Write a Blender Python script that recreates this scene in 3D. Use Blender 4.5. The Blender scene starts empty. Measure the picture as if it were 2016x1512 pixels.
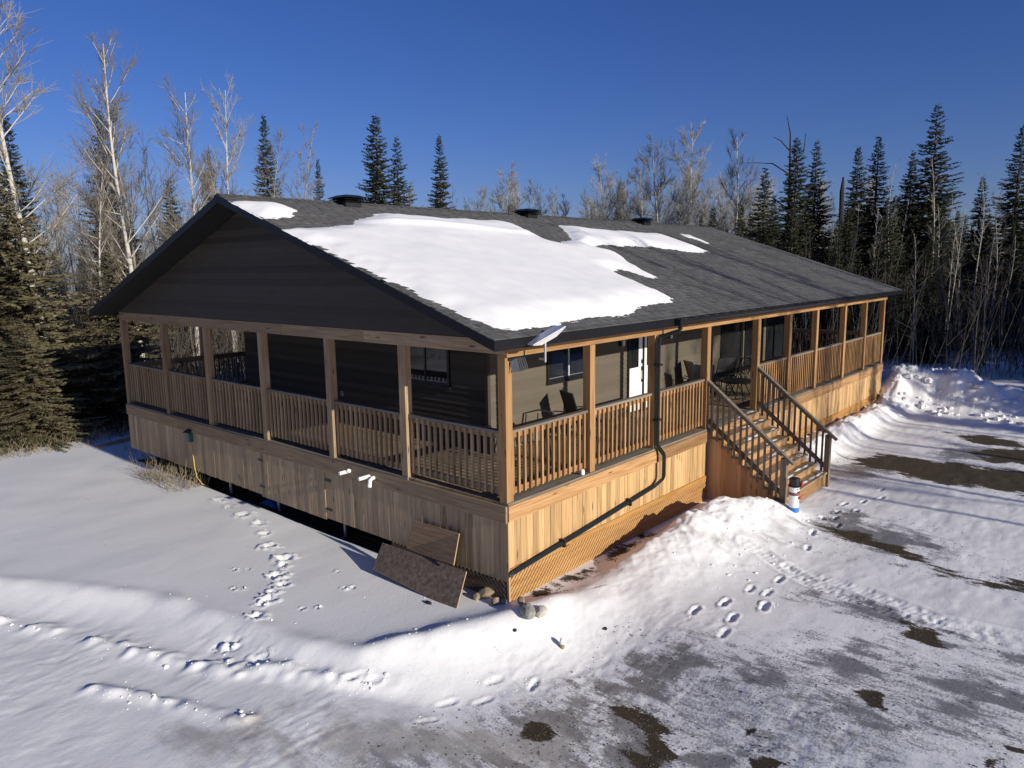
import bpy, math, random
import numpy as np
from mathutils import Vector, Matrix

random.seed(7)
scene = bpy.context.scene
COL = scene.collection

# ------------------------------------------------------------------ camera
cam_data = bpy.data.cameras.new('camera')
cam_data.sensor_fit = 'HORIZONTAL'
cam_data.sensor_width = 36.0
cam_data.lens = 25.811
cam_data.clip_start = 0.1
cam_data.clip_end = 3000
cam = bpy.data.objects.new('camera', cam_data)
COL.objects.link(cam)
YAW, PITCH, ROLL = 0.7203, -0.1584, -0.0146
_f = Vector((math.cos(PITCH) * math.cos(YAW), math.cos(PITCH) * math.sin(YAW), math.sin(PITCH)))
_r = Vector((math.sin(YAW), -math.cos(YAW), 0))
_u = _r.cross(_f)
_r2 = _r * math.cos(ROLL) + _u * math.sin(ROLL)
_u2 = -_r * math.sin(ROLL) + _u * math.cos(ROLL)
CAM = Vector((-7.4552, -6.6657, 3.3185))
cam.matrix_world = Matrix(((_r2.x, _u2.x, -_f.x, CAM.x), (_r2.y, _u2.y, -_f.y, CAM.y), (_r2.z, _u2.z, -_f.z, CAM.z), (0, 0, 0, 1)))
scene.camera = cam

# ------------------------------------------------------------------ sky and sun
SUN_EL = math.radians(17.3)
SUN_TRAVEL = Vector((0.030 * math.cos(SUN_EL), 0.999 * math.cos(SUN_EL), -math.sin(SUN_EL)))
world = bpy.data.worlds.new('World')
scene.world = world
world.use_nodes = True
wn = world.node_tree
wn.nodes.clear()
sky = wn.nodes.new('ShaderNodeTexSky')
sky.sky_type = 'NISHITA'
sky.sun_disc = False
sky.sun_elevation = SUN_EL
sky.sun_rotation = math.radians(180 + 1.7)
sky.altitude = 300
sky.air_density = 1.0
sky.dust_density = 0.55
sky.ozone_density = 3.0
bg = wn.nodes.new('ShaderNodeBackground')
bg.inputs['Strength'].default_value = 0.078
wo = wn.nodes.new('ShaderNodeOutputWorld')
hs = wn.nodes.new('ShaderNodeHueSaturation')
hs.inputs['Saturation'].default_value = 1.18
tint = wn.nodes.new('ShaderNodeMix')          # the deep cold blue of a dry winter sky, the same all over
tint.data_type = 'RGBA'; tint.blend_type = 'MULTIPLY'
tint.inputs[0].default_value = 1.0
tint.inputs[7].default_value = (0.585, 0.615, 1.03, 1)
wn.links.new(sky.outputs[0], hs.inputs['Color'])
wn.links.new(hs.outputs[0], tint.inputs[6])
wn.links.new(tint.outputs[2], bg.inputs[0])
wn.links.new(bg.outputs[0], wo.inputs[0])
sun_data = bpy.data.lights.new('sun', 'SUN')
sun_data.energy = 4.6
sun_data.angle = math.radians(0.53)
sun_data.color = (1.0, 0.94, 0.82)
sun = bpy.data.objects.new('sun', sun_data)
sun.rotation_euler = SUN_TRAVEL.to_track_quat('-Z', 'Y').to_euler()
sun.location = (-5, -40, 30)
COL.objects.link(sun)
scene.view_settings.view_transform = 'Standard'
scene.view_settings.look = 'None'
scene.view_settings.exposure = 0.12
scene.view_settings.gamma = 1.0
scene.view_settings.use_curve_mapping = False
scene.cycles.max_bounces = 6
scene.cycles.diffuse_bounces = 3
scene.cycles.transparent_max_bounces = 8
# ------------------------------------------------------------------ object helpers
WORLD_AT = {}

def put(o, parent=None, at=(0, 0, 0)):
    """links o with its origin at the world point `at`, under parent"""
    COL.objects.link(o)
    at = Vector(at)
    if parent is not None:
        o.parent = parent
        o.location = at - WORLD_AT[parent.name]
    else:
        o.location = at
    WORLD_AT[o.name] = at
    return o

def tag(o, label=None, cat=None, group=None, kind=None):
    if label: o['label'] = label
    if cat: o['category'] = cat
    if group: o['group'] = group
    if kind: o['kind'] = kind
    return o

def thing(name, at, label, cat, group=None, parent=None):
    o = bpy.data.objects.new(name, None)
    o.empty_display_size = 0.3
    put(o, parent, at)
    return tag(o, label, cat, group)

class MB:
    """collects shapes; build() links them as one mesh object whose origin sits at `at`"""
    def __init__(self):
        self.v = []; self.f = []; self.mi = []; self.mat = 0
    def add(self, vs, fs):
        n = len(self.v)
        self.v += [tuple(p) for p in vs]
        self.f += [tuple(i + n for i in q) for q in fs]
        self.mi += [self.mat] * len(fs)
    def box(self, lo, hi):
        x0, y0, z0 = lo; x1, y1, z1 = hi
        self.add([(x0, y0, z0), (x1, y0, z0), (x1, y1, z0), (x0, y1, z0), (x0, y0, z1), (x1, y0, z1), (x1, y1, z1), (x0, y1, z1)],
                 [(0, 3, 2, 1), (4, 5, 6, 7), (0, 1, 5, 4), (1, 2, 6, 5), (2, 3, 7, 6), (3, 0, 4, 7)])
    def bar(self, a, b, w, h, up=(0, 0, 1)):
        """a rectangular bar from a to b, w wide and h tall"""
        a = Vector(a); b = Vector(b); d = (b - a).normalized(); up = Vector(up)
        s = d.cross(up)
        s = s.normalized() if s.length > 1e-6 else Vector((1, 0, 0))
        t = s.cross(d).normalized()
        s *= w / 2; t *= h / 2
        self.add([a - s - t, a + s - t, a + s + t, a - s + t, b - s - t, b + s - t, b + s + t, b - s + t],
                 [(0, 3, 2, 1), (4, 5, 6, 7), (0, 1, 5, 4), (1, 2, 6, 5), (2, 3, 7, 6), (3, 0, 4, 7)])
    def tube(self, pts, radii, sides=6, cap=True, phase=0.0):
        pts = [Vector(p) for p in pts]
        if not hasattr(radii, '__len__'): radii = [radii] * len(pts)
        n0 = len(self.v); ref = None
        for i, p in enumerate(pts):
            d = (pts[min(i + 1, len(pts) - 1)] - pts[max(i - 1, 0)])
            d = d.normalized() if d.length > 1e-9 else Vector((0, 0, 1))
            if ref is None:
                ref = Vector((1, 0, 0)) if abs(d.x) < 0.9 else Vector((0, 1, 0))
            s = (ref - d * ref.dot(d)).normalized(); t = d.cross(s); ref = s
            for k in range(sides):
                a = 2 * math.pi * k / sides + phase
                q = p + (s * math.cos(a) + t * math.sin(a)) * radii[i]
                self.v.append((q.x, q.y, q.z))
        for i in range(len(pts) - 1):
            for k in range(sides):
                k2 = (k + 1) % sides
                self.f.append((n0 + i * sides + k, n0 + i * sides + k2, n0 + (i + 1) * sides + k2, n0 + (i + 1) * sides + k)); self.mi.append(self.mat)
        if cap:
            self.f.append(tuple(n0 + k for k in reversed(range(sides)))); self.mi.append(self.mat)
            self.f.append(tuple(n0 + (len(pts) - 1) * sides + k for k in range(sides))); self.mi.append(self.mat)
    def prism(self, poly, d, axis):
        """extrudes a 2D polygon: axis 'x' takes (y, z) points, 'y' takes (x, z), 'z' takes (x, y); d = (from, to)"""
        P = {'x': lambda a, b, c: (c, a, b), 'y': lambda a, b, c: (a, c, b), 'z': lambda a, b, c: (a, b, c)}[axis]
        n = len(poly)
        vs = [P(a, b, d[0]) for a, b in poly] + [P(a, b, d[1]) for a, b in poly]
        self.add(vs, [tuple(range(n - 1, -1, -1)), tuple(range(n, 2 * n))] + [(i, (i + 1) % n, (i + 1) % n + n, i + n) for i in range(n)])
    def lathe(self, prof, at=(0, 0, 0), sides=14):
        n0 = len(self.v)
        for r, z in prof:
            for k in range(sides):
                a = 2 * math.pi * k / sides
                self.v.append((at[0] + r * math.cos(a), at[1] + r * math.sin(a), at[2] + z))
        for i in range(len(prof) - 1):
            for k in range(sides):
                k2 = (k + 1) % sides
                self.f.append((n0 + i * sides + k, n0 + i * sides + k2, n0 + (i + 1) * sides + k2, n0 + (i + 1) * sides + k)); self.mi.append(self.mat)
        self.f.append(tuple(n0 + k for k in reversed(range(sides)))); self.mi.append(self.mat)
        self.f.append(tuple(n0 + (len(prof) - 1) * sides + k for k in range(sides))); self.mi.append(self.mat)
    def mesh(self, name, mats, at=(0, 0, 0), smooth=False):
        me = bpy.data.meshes.new(name)
        at = Vector(at)
        me.from_pydata([(x - at.x, y - at.y, z - at.z) for x, y, z in self.v], [], self.f)
        for m in (mats if isinstance(mats, (list, tuple)) else [mats]): me.materials.append(m)
        if any(self.mi): me.polygons.foreach_set('material_index', self.mi)
        if smooth: me.polygons.foreach_set('use_smooth', [True] * len(me.polygons))
        me.update()
        return me
    def build(self, name, mats, parent=None, at=None, smooth=False):
        if at is None:
            a = np.array(self.v); at = (a.min(0) + a.max(0)) / 2
        return put(bpy.data.objects.new(name, self.mesh(name, mats, at, smooth)), parent, at)

_BOX = {}
def box(name, parent, lo, hi, mat):
    """one box as an object of its own; boxes of the same size and material share their mesh"""
    key = (name, tuple(round(hi[i] - lo[i], 3) for i in range(3)), mat.name)
    if key not in _BOX:
        m = MB(); h = [q / 2 for q in key[1]]
        m.box([-q for q in h], h)
        _BOX[key] = m.mesh(name, mat)
    return put(bpy.data.objects.new(name, _BOX[key]), parent, [(lo[i] + hi[i]) / 2 for i in range(3)])

def dup(src, at, parent=None, rotz=None, scale=None, label=None, group=None):
    """copies a thing with its parts and sub-parts; meshes are shared"""
    r = src.copy(); COL.objects.link(r)
    r.parent = parent; r.location = at
    if rotz is not None: r.rotation_euler = (r.rotation_euler[0], r.rotation_euler[1], rotz)
    if scale is not None: r.scale = scale
    if label: r['label'] = label
    if group: r['group'] = group
    WORLD_AT[r.name] = Vector(at)
    for ch in src.children:
        c = ch.copy(); COL.objects.link(c); c.parent = r
        for g in ch.children:
            d = g.copy(); COL.objects.link(d); d.parent = c
    return r

# ------------------------------------------------------------------ materials
def new_mat(name):
    m = bpy.data.materials.new(name); m.use_nodes = True
    nt = m.node_tree
    return m, nt, nt.nodes['Principled BSDF']

def N(nt, typ, **kw):
    n = nt.nodes.new(typ)
    for k, v in kw.items():
        if k in n.inputs: n.inputs[k].default_value = v
        else: setattr(n, k, v)
    return n

def ramp(nt, src, stops):
    r = nt.nodes.new('ShaderNodeValToRGB')
    while len(r.color_ramp.elements) < len(stops): r.color_ramp.elements.new(0.5)
    for e, (p, c) in zip(r.color_ramp.elements, stops):
        e.position = p; e.color = (c[0], c[1], c[2], 1) if hasattr(c, '__len__') else (c, c, c, 1)
    nt.links.new(src, r.inputs[0])
    return r

def mix(nt, fac, a, b, mode='MIX'):
    n = nt.nodes.new('ShaderNodeMix'); n.data_type = 'RGBA'; n.blend_type = mode
    for sock, v in ((n.inputs[0], fac), (n.inputs[6], a), (n.inputs[7], b)):
        if hasattr(v, 'links'): nt.links.new(v, sock)
        elif hasattr(v, '__len__'): sock.default_value = (v[0], v[1], v[2], 1)
        else: sock.default_value = v
    return n.outputs[2]

def bump(nt, bsdf, src, strength=0.3, dist=0.01):
    b = nt.nodes.new('ShaderNodeBump'); b.inputs['Strength'].default_value = strength; b.inputs['Distance'].default_value = dist
    nt.links.new(src, b.inputs['Height']); nt.links.new(b.outputs[0], bsdf.inputs['Normal'])

def coords(nt, scale, kind='Object', offset_by_object=True):
    tc = nt.nodes.new('ShaderNodeTexCoord'); mp = nt.nodes.new('ShaderNodeMapping')
    mp.inputs['Scale'].default_value = scale
    nt.links.new(tc.outputs[kind], mp.inputs[0])
    if offset_by_object:
        oi = nt.nodes.new('ShaderNodeObjectInfo')
        mu = N(nt, 'ShaderNodeMath', operation='MULTIPLY'); mu.inputs[1].default_value = 57.0
        nt.links.new(oi.outputs['Random'], mu.inputs[0])
        cb = nt.nodes.new('ShaderNodeCombineXYZ')
        for k in range(3): nt.links.new(mu.outputs[0], cb.inputs[k])
        nt.links.new(cb.outputs[0], mp.inputs['Location'])
    return mp.outputs[0]

def wood(name, light, dark, axis, rough=0.75, knots=True, spread=0.35, wear=None):
    """sawn softwood; axis = the grain's direction"""
    m, nt, b = new_mat(name)
    sc = {'x': (1.1, 22, 22), 'y': (22, 1.1, 22), 'z': (22, 22, 1.1)}[axis]
    co = coords(nt, sc)
    n1 = N(nt, 'ShaderNodeTexNoise', Scale=1.0, Detail=5.0, Roughness=0.6, Distortion=0.6)
    nt.links.new(co, n1.inputs['Vector'])
    c = ramp(nt, n1.outputs[0], [(0.30, dark), (0.62, light)]).outputs[0]
    oi = nt.nodes.new('ShaderNodeObjectInfo')
    mr = N(nt, 'ShaderNodeMapRange'); mr.inputs['To Min'].default_value = 1 - spread; mr.inputs['To Max'].default_value = 1 + spread * 0.55
    nt.links.new(oi.outputs['Random'], mr.inputs['Value'])
    c = mix(nt, 1.0, c, mr.outputs[0], 'MULTIPLY')
    if wear:
        big = N(nt, 'ShaderNodeTexNoise', Scale=0.9, Detail=4.0, Roughness=0.65)
        nt.links.new(coords(nt, (1, 1, 1)), big.inputs['Vector'])
        w = ramp(nt, big.outputs[0], [(0.42, 0.0), (0.68, 0.75)]).outputs[0]
        c = mix(nt, w, c, wear)
    if knots:
        s2 = {'x': (1.6, 9, 9), 'y': (9, 1.6, 9), 'z': (9, 9, 1.6)}[axis]
        vo = N(nt, 'ShaderNodeTexVoronoi', Scale=1.0)
        nt.links.new(coords(nt, s2), vo.inputs['Vector'])
        k = ramp(nt, vo.outputs['Distance'], [(0.06, 1.0), (0.16, 0.0)]).outputs[0]
        c = mix(nt, k, c, [q * 0.35 for q in dark])
    nt.links.new(c, b.inputs['Base Color'])
    b.inputs['Roughness'].default_value = rough
    b.inputs['Specular IOR Level'].default_value = 0.25
    bump(nt, b, n1.outputs[0], 0.35, 0.004)
    return m

def plain(name, col, rough=0.6, metal=0.0, var=0.12, scale=6.0, spec=0.5, grain=0.0, tone=0.0):
    m, nt, b = new_mat(name)
    n1 = N(nt, 'ShaderNodeTexNoise', Scale=scale, Detail=5.0, Roughness=0.6)
    nt.links.new(coords(nt, (1, 1, 1)), n1.inputs['Vector'])
    c = ramp(nt, n1.outputs[0], [(0.25, [q * (1 - var) for q in col]), (0.75, [min(1, q * (1 + var)) for q in col])]).outputs[0]
    if tone:
        oi = nt.nodes.new('ShaderNodeObjectInfo')
        mr = N(nt, 'ShaderNodeMapRange'); mr.inputs['To Min'].default_value = 1 - tone; mr.inputs['To Max'].default_value = 1 + tone
        nt.links.new(oi.outputs['Random'], mr.inputs['Value'])
        c = mix(nt, 1.0, c, mr.outputs[0], 'MULTIPLY')
    nt.links.new(c, b.inputs['Base Color'])
    b.inputs['Roughness'].default_value = rough
    b.inputs['Metallic'].default_value = metal
    b.inputs['Specular IOR Level'].default_value = spec
    if grain: bump(nt, b, n1.outputs[0], grain, 0.01)
    return m

CEDAR_L, CEDAR_D = (0.44, 0.255, 0.115), (0.26, 0.13, 0.05)
GREY_L, GREY_D = (0.44, 0.305, 0.175), (0.23, 0.15, 0.08)
M = {}
for ax in 'xyz':
    M['cedar_' + ax] = wood('cedar_' + ax, CEDAR_L, CEDAR_D, ax)
    M['aged_' + ax] = wood('aged_wood_' + ax, GREY_L, GREY_D, ax, wear=(0.27, 0.195, 0.12))
    M['post_' + ax] = wood('post_wood_' + ax, (0.41, 0.235, 0.10), (0.27, 0.135, 0.052), ax, spread=0.2)
M['plank'] = wood('skirt_cedar', (0.60, 0.385, 0.18), (0.37, 0.215, 0.09), 'z', spread=0.26)
M['plank_aged'] = wood('skirt_aged', (0.56, 0.40, 0.235), (0.31, 0.21, 0.115), 'z', spread=0.3, wear=(0.38, 0.28, 0.175))
M['ledge_x'] = wood('ledge_grey_x', (0.25, 0.21, 0.16), (0.13, 0.105, 0.08), 'x', spread=0.2)
M['ledge_y'] = wood('ledge_grey_y', (0.25, 0.21, 0.16), (0.13, 0.105, 0.08), 'y', spread=0.2)
M['ledge_z'] = wood('ledge_grey_z', (0.22, 0.17, 0.12), (0.11, 0.085, 0.06), 'z', spread=0.2)
M['deck_x'] = wood('deck_board_x', (0.34, 0.25, 0.15), (0.19, 0.13, 0.075), 'x', spread=0.25)
M['deck_y'] = wood('deck_board_y', (0.34, 0.25, 0.15), (0.19, 0.13, 0.075), 'y', spread=0.25)
M['trim_x'] = wood('trim_amber', (0.50, 0.27, 0.085), (0.34, 0.165, 0.045), 'x', spread=0.1)
M['lattice'] = wood('lattice_wood', (0.56, 0.32, 0.125), (0.38, 0.19, 0.065), 'x', knots=False, spread=0.1)
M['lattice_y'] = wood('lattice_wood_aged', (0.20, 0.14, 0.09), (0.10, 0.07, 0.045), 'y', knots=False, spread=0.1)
M['redwood'] = wood('stair_side', (0.62, 0.41, 0.235), (0.45, 0.275, 0.145), 'z', spread=0.2)
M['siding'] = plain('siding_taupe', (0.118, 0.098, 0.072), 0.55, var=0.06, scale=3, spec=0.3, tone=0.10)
M['siding_shaded'] = plain('siding_taupe_shaded', (0.064, 0.052, 0.038), 0.6, var=0.10, scale=3, spec=0.2, tone=0.30)  # darker copy of the taupe siding, gable-side shade put into its colour
M['black'] = plain('black_metal', (0.012, 0.012, 0.014), 0.38, var=0.2)
M['fascia'] = plain('fascia_metal', (0.010, 0.010, 0.012), 0.42, var=0.2, scale=2, spec=0.22)
M['pipe'] = plain('downspout_metal', (0.014, 0.02, 0.019), 0.35, var=0.2)
M['white'] = plain('white_paint', (0.80, 0.80, 0.79), 0.4, var=0.03)
M['pvc'] = plain('white_plastic', (0.80, 0.79, 0.76), 0.35, var=0.03)
M['steel'] = plain('galvanised_steel', (0.34, 0.35, 0.36), 0.45, 0.7, var=0.2)
M['soffit'] = plain('soffit', (0.018, 0.017, 0.017), 0.7, var=0.1, spec=0.2)
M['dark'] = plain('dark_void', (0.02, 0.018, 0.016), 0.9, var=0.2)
M['red'] = plain('red_felt', (0.42, 0.03, 0.035), 0.8)
M['maroon'] = plain('maroon_scarf', (0.20, 0.07, 0.075), 0.8)
M['blue'] = plain('blue_paint', (0.03, 0.17, 0.50), 0.6)
M['tarp'] = plain('blue_tarp', (0.02, 0.10, 0.30), 0.45, var=0.3)
M['yellow'] = plain('yellow_cable', (0.55, 0.42, 0.10), 0.5)
M['green'] = plain('green_enamel', (0.015, 0.10, 0.085), 0.4)
M['sling'] = plain('charcoal_sling', (0.025, 0.025, 0.026), 0.8)
M['tan'] = plain('tan_sling', (0.36, 0.30, 0.20), 0.85)

def glass_mat():
    m, nt, b = new_mat('window_glass')
    n1 = N(nt, 'ShaderNodeTexNoise', Scale=1.5, Detail=2.0)
    nt.links.new(coords(nt, (1, 1, 1)), n1.inputs['Vector'])
    nt.links.new(ramp(nt, n1.outputs[0], [(0.3, (0.010, 0.012, 0.014)), (0.7, (0.022, 0.024, 0.026))]).outputs[0], b.inputs['Base Color'])
    b.inputs['Roughness'].default_value = 0.04
    b.inputs['Specular IOR Level'].default_value = 0.9
    bump(nt, b, n1.outputs[0], 0.12, 0.02)
    return m
M['glass'] = glass_mat()

def shingle_mat():
    m, nt, b = new_mat('asphalt_shingle')
    at = N(nt, 'ShaderNodeAttribute', attribute_name='tone')
    c = ramp(nt, at.outputs['Fac'], [(0.0, (0.070, 0.069, 0.068)), (0.5, (0.108, 0.105, 0.101)), (1.0, (0.16, 0.155, 0.147))]).outputs[0]
    tc = nt.nodes.new('ShaderNodeTexCoord')
    g = N(nt, 'ShaderNodeTexNoise', Scale=90.0, Detail=3.0, Roughness=0.8)
    nt.links.new(coords(nt, (1, 1, 1)), g.inputs['Vector'])
    c = mix(nt, 0.6, c, ramp(nt, g.outputs[0], [(0.3, 0.55), (0.7, 1.25)]).outputs[0], 'MULTIPLY')
    nt.links.new(c, b.inputs['Base Color'])
    b.inputs['Roughness'].default_value = 0.9
    bump(nt, b, g.outputs[0], 0.5, 0.004)
    return m
M['shingle'] = shingle_mat()

def snow_mat(name='snow', dirty=False):
    m, nt, b = new_mat(name)
    co = coords(nt, (1, 1, 1), offset_by_object=False)
    n1 = N(nt, 'ShaderNodeTexNoise', Scale=3.0, Detail=6.0, Roughness=0.55)
    nt.links.new(co, n1.inputs['Vector'])
    snow = ramp(nt, n1.outputs[0], [(0.3, (0.83, 0.825, 0.81)), (0.7, (0.89, 0.885, 0.87))] if not dirty else [(0.3, (0.86, 0.85, 0.83)), (0.7, (0.92, 0.91, 0.89))]).outputs[0]
    n2 = N(nt, 'ShaderNodeTexNoise', Scale=22.0, Detail=5.0, Roughness=0.65)
    nt.links.new(co, n2.inputs['Vector'])
    rough = 0.65
    if dirty:
        def att(nm): return N(nt, 'ShaderNodeAttribute', attribute_name=nm).outputs['Fac']
        # streaky breakup, stretched along the wheel tracks
        mp = coords(nt, (8.5, 2.6, 4.0), offset_by_object=False)
        st = N(nt, 'ShaderNodeTexNoise', Scale=1.0, Detail=7.0, Roughness=0.7, Distortion=0.8)
        nt.links.new(mp, st.inputs['Vector'])
        fine = N(nt, 'ShaderNodeTexNoise', Scale=34.0, Detail=7.0, Roughness=0.82)
        nt.links.new(co, fine.inputs['Vector'])
        def mask(nm, lo, hi, amp, ampf):
            s = N(nt, 'ShaderNodeMath', operation='MULTIPLY_ADD'); s.inputs[1].default_value = amp; s.inputs[2].default_value = -amp * 0.5
            nt.links.new(st.outputs[0], s.inputs[0])
            s2 = N(nt, 'ShaderNodeMath', operation='MULTIPLY_ADD'); s2.inputs[1].default_value = ampf
            nt.links.new(fine.outputs[0], s2.inputs[0]); nt.links.new(s.outputs[0], s2.inputs[2])
            a = N(nt, 'ShaderNodeMath', operation='ADD'); nt.links.new(att(nm), a.inputs[0]); nt.links.new(s2.outputs[0], a.inputs[1])
            r = N(nt, 'ShaderNodeMapRange', interpolation_type='SMOOTHSTEP')
            r.inputs['From Min'].default_value = lo + ampf * 0.5; r.inputs['From Max'].default_value = hi + ampf * 0.5
            nt.links.new(a.outputs[0], r.inputs['Value'])
            return r.outputs[0]
        snow = mix(nt, att('field_dim'), snow, (0.85, 0.845, 0.83))      # corner and view-angle dimming of the field put into the snow colour
        icem = mask('ice', 0.24, 0.74, 1.6, 2.3)
        dirtm = mask('dirt', 0.40, 0.66, 1.7, 1.3)
        icec = ramp(nt, fine.outputs[0], [(0.28, (0.13, 0.128, 0.125)), (0.55, (0.27, 0.265, 0.26)), (0.72, (0.50, 0.49, 0.48))]).outputs[0]
        dirtc = ramp(nt, fine.outputs[0], [(0.3, (0.022, 0.017, 0.011)), (0.55, (0.065, 0.049, 0.030)), (0.8, (0.16, 0.125, 0.08))]).outputs[0]
        c = mix(nt, icem, snow, icec)
        stn = mask('stain', 0.2, 1.2, 0.9, 1.0)
        c = mix(nt, stn, c, (0.50, 0.475, 0.435))
        c = mix(nt, dirtm, c, dirtc)
        nt.links.new(c, b.inputs['Base Color'])
        rr = N(nt, 'ShaderNodeMapRange'); rr.inputs['To Min'].default_value = 0.65; rr.inputs['To Max'].default_value = 0.34
        nt.links.new(icem, rr.inputs['Value'])
        rd = N(nt, 'ShaderNodeMath', operation='MULTIPLY_ADD', use_clamp=True); rd.inputs[1].default_value = 0.5
        nt.links.new(dirtm, rd.inputs[0]); nt.links.new(rr.outputs[0], rd.inputs[2])
        nt.links.new(rd.outputs[0], b.inputs['Roughness'])
        hsum = N(nt, 'ShaderNodeMath', operation='MULTIPLY_ADD'); hsum.inputs[1].default_value = 0.6
        nt.links.new(fine.outputs[0], hsum.inputs[0]); nt.links.new(n2.outputs[0], hsum.inputs[2])
        bump(nt, b, hsum.outputs[0], 0.22, 0.02)
    else:
        nt.links.new(snow, b.inputs['Base Color']); b.inputs['Roughness'].default_value = rough
        bump(nt, b, n2.outputs[0], 0.12, 0.012)
    b.inputs['Specular IOR Level'].default_value = 0.3
    return m
M['snow'] = snow_mat()
M['ground'] = snow_mat('snowy_ground', True)

def bark_mat(name, base, dark, bands=True):
    m, nt, b = new_mat(name)
    n1 = N(nt, 'ShaderNodeTexNoise', Scale=1.0, Detail=5.0, Roughness=0.65)
    nt.links.new(coords(nt, (2.2, 2.2, 7.0) if bands else (6, 6, 1.5)), n1.inputs['Vector'])
    c = ramp(nt, n1.outputs[0], [(0.34, dark), (0.44, base), (0.75, [min(1, q * 1.12) for q in base])]).outputs[0]
    nt.links.new(c, b.inputs['Base Color']); b.inputs['Roughness'].default_value = 0.85
    b.inputs['Specular IOR Level'].default_value = 0.2
    bump(nt, b, n1.outputs[0], 0.4, 0.02)
    return m
M['birch'] = bark_mat('birch_bark', (0.50, 0.47, 0.41), (0.09, 0.075, 0.06))
M['aspen'] = bark_mat('aspen_bark', (0.27, 0.25, 0.20), (0.09, 0.075, 0.06))
M['grey_bark'] = bark_mat('grey_bark', (0.095, 0.084, 0.07), (0.04, 0.034, 0.028), False)
M['dead_bark'] = bark_mat('dead_bark', (0.045, 0.038, 0.033), (0.018, 0.015, 0.013), False)
M['twig'] = plain('bare_twigs', (0.155, 0.14, 0.12), 0.9, var=0.25)
M['twig_pale'] = plain('pale_twigs', (0.24, 0.21, 0.165), 0.9, var=0.25)
M['aspen_pale'] = bark_mat('pale_aspen_bark', (0.40, 0.375, 0.31), (0.10, 0.085, 0.07))
M['twig_grey'] = plain('grey_twigs', (0.28, 0.265, 0.24), 0.9, var=0.25)
M['brush_dark'] = plain('dark_twigs', (0.06, 0.05, 0.04), 0.9, var=0.3)
M['brush'] = plain('brush_twigs', (0.092, 0.078, 0.06), 0.9, var=0.35, scale=0.6)

def needle_mat(name, a, bcol):
    m, nt, b = new_mat(name)
    at = N(nt, 'ShaderNodeAttribute', attribute_name='tone')
    n1 = N(nt, 'ShaderNodeTexNoise', Scale=1.3, Detail=4.0)
    nt.links.new(coords(nt, (1, 1, 1)), n1.inputs['Vector'])
    ad = N(nt, 'ShaderNodeMath', operation='MULTIPLY_ADD'); ad.inputs[1].default_value = 0.6
    nt.links.new(n1.outputs[0], ad.inputs[0]); nt.links.new(at.outputs['Fac'], ad.inputs[2])
    c = ramp(nt, ad.outputs[0], [(0.25, a), (1.1 / 1.2, bcol)]).outputs[0]
    nt.links.new(c, b.inputs['Base Color']); b.inputs['Roughness'].default_value = 0.7
    b.inputs['Specular IOR Level'].default_value = 0.25
    return m
M['needle'] = needle_mat('spruce_needles', (0.011, 0.016, 0.008), (0.048, 0.054, 0.025))
M['fir'] = needle_mat('fir_needles', (0.028, 0.029, 0.015), (0.15, 0.13, 0.07))
M['grass'] = plain('dry_grass', (0.27, 0.215, 0.135), 0.9, var=0.4, scale=3)
M['turf'] = plain('dead_turf', (0.115, 0.088, 0.045), 0.95, var=0.5, scale=5)
M['grit'] = plain('drive_gravel', (0.11, 0.10, 0.085), 0.95, var=0.5, scale=9)
M['osb'] = plain('weathered_osb', (0.135, 0.108, 0.084), 0.9, var=0.6, scale=16, spec=0.2, grain=0.3)
M['ply'] = wood('weathered_plywood', (0.34, 0.22, 0.125), (0.19, 0.115, 0.06), 'y', knots=True, spread=0.05)
M['edge'] = wood('sawn_edge', (0.50, 0.36, 0.20), (0.36, 0.24, 0.12), 'z', knots=False, spread=0.05)
M['stone_tan'] = plain('tan_stone', (0.27, 0.215, 0.135), 0.9, var=0.4, scale=9, grain=0.6)
M['stone_grey'] = plain('grey_stone', (0.27, 0.26, 0.225), 0.9, var=0.4, scale=9, grain=0.6)
M['stone_pale'] = plain('pale_stone', (0.48, 0.45, 0.38), 0.9, var=0.25, scale=9, grain=0.6)
# ------------------------------------------------------------------ terrain height
def _hash(ix, iy, seed):
    n = (ix.astype(np.int64) * 374761393 + iy.astype(np.int64) * 668265263 + seed * 1442695041) & 0x7fffffff
    n = ((n ^ (n >> 13)) * 1274126177) & 0x7fffffff
    return ((n ^ (n >> 16)) & 0xffff) / 65535.0

def vnoise(x, y, seed=0):
    ix = np.floor(x); iy = np.floor(y)
    fx = x - ix; fy = y - iy
    fx = fx * fx * fx * (fx * (fx * 6 - 15) + 10); fy = fy * fy * fy * (fy * (fy * 6 - 15) + 10)
    a = _hash(ix, iy, seed); b = _hash(ix + 1, iy, seed); c = _hash(ix, iy + 1, seed); d = _hash(ix + 1, iy + 1, seed)
    return (a + (b - a) * fx) * (1 - fy) + (c + (d - c) * fx) * fy - 0.5

def fbm(x, y, seed=0, octv=4, gain=0.5):
    t = 0; amp = 1.0
    for k in range(octv):
        t = t + amp * vnoise(x * 2 ** k + 17.3 * k, y * 2 ** k - 9.1 * k, seed + k)
        amp *= gain
    return t

def sstep(a, b, v):
    t = np.clip((v - a) / (b - a), 0, 1)
    return t * t * (3 - 2 * t)

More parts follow.
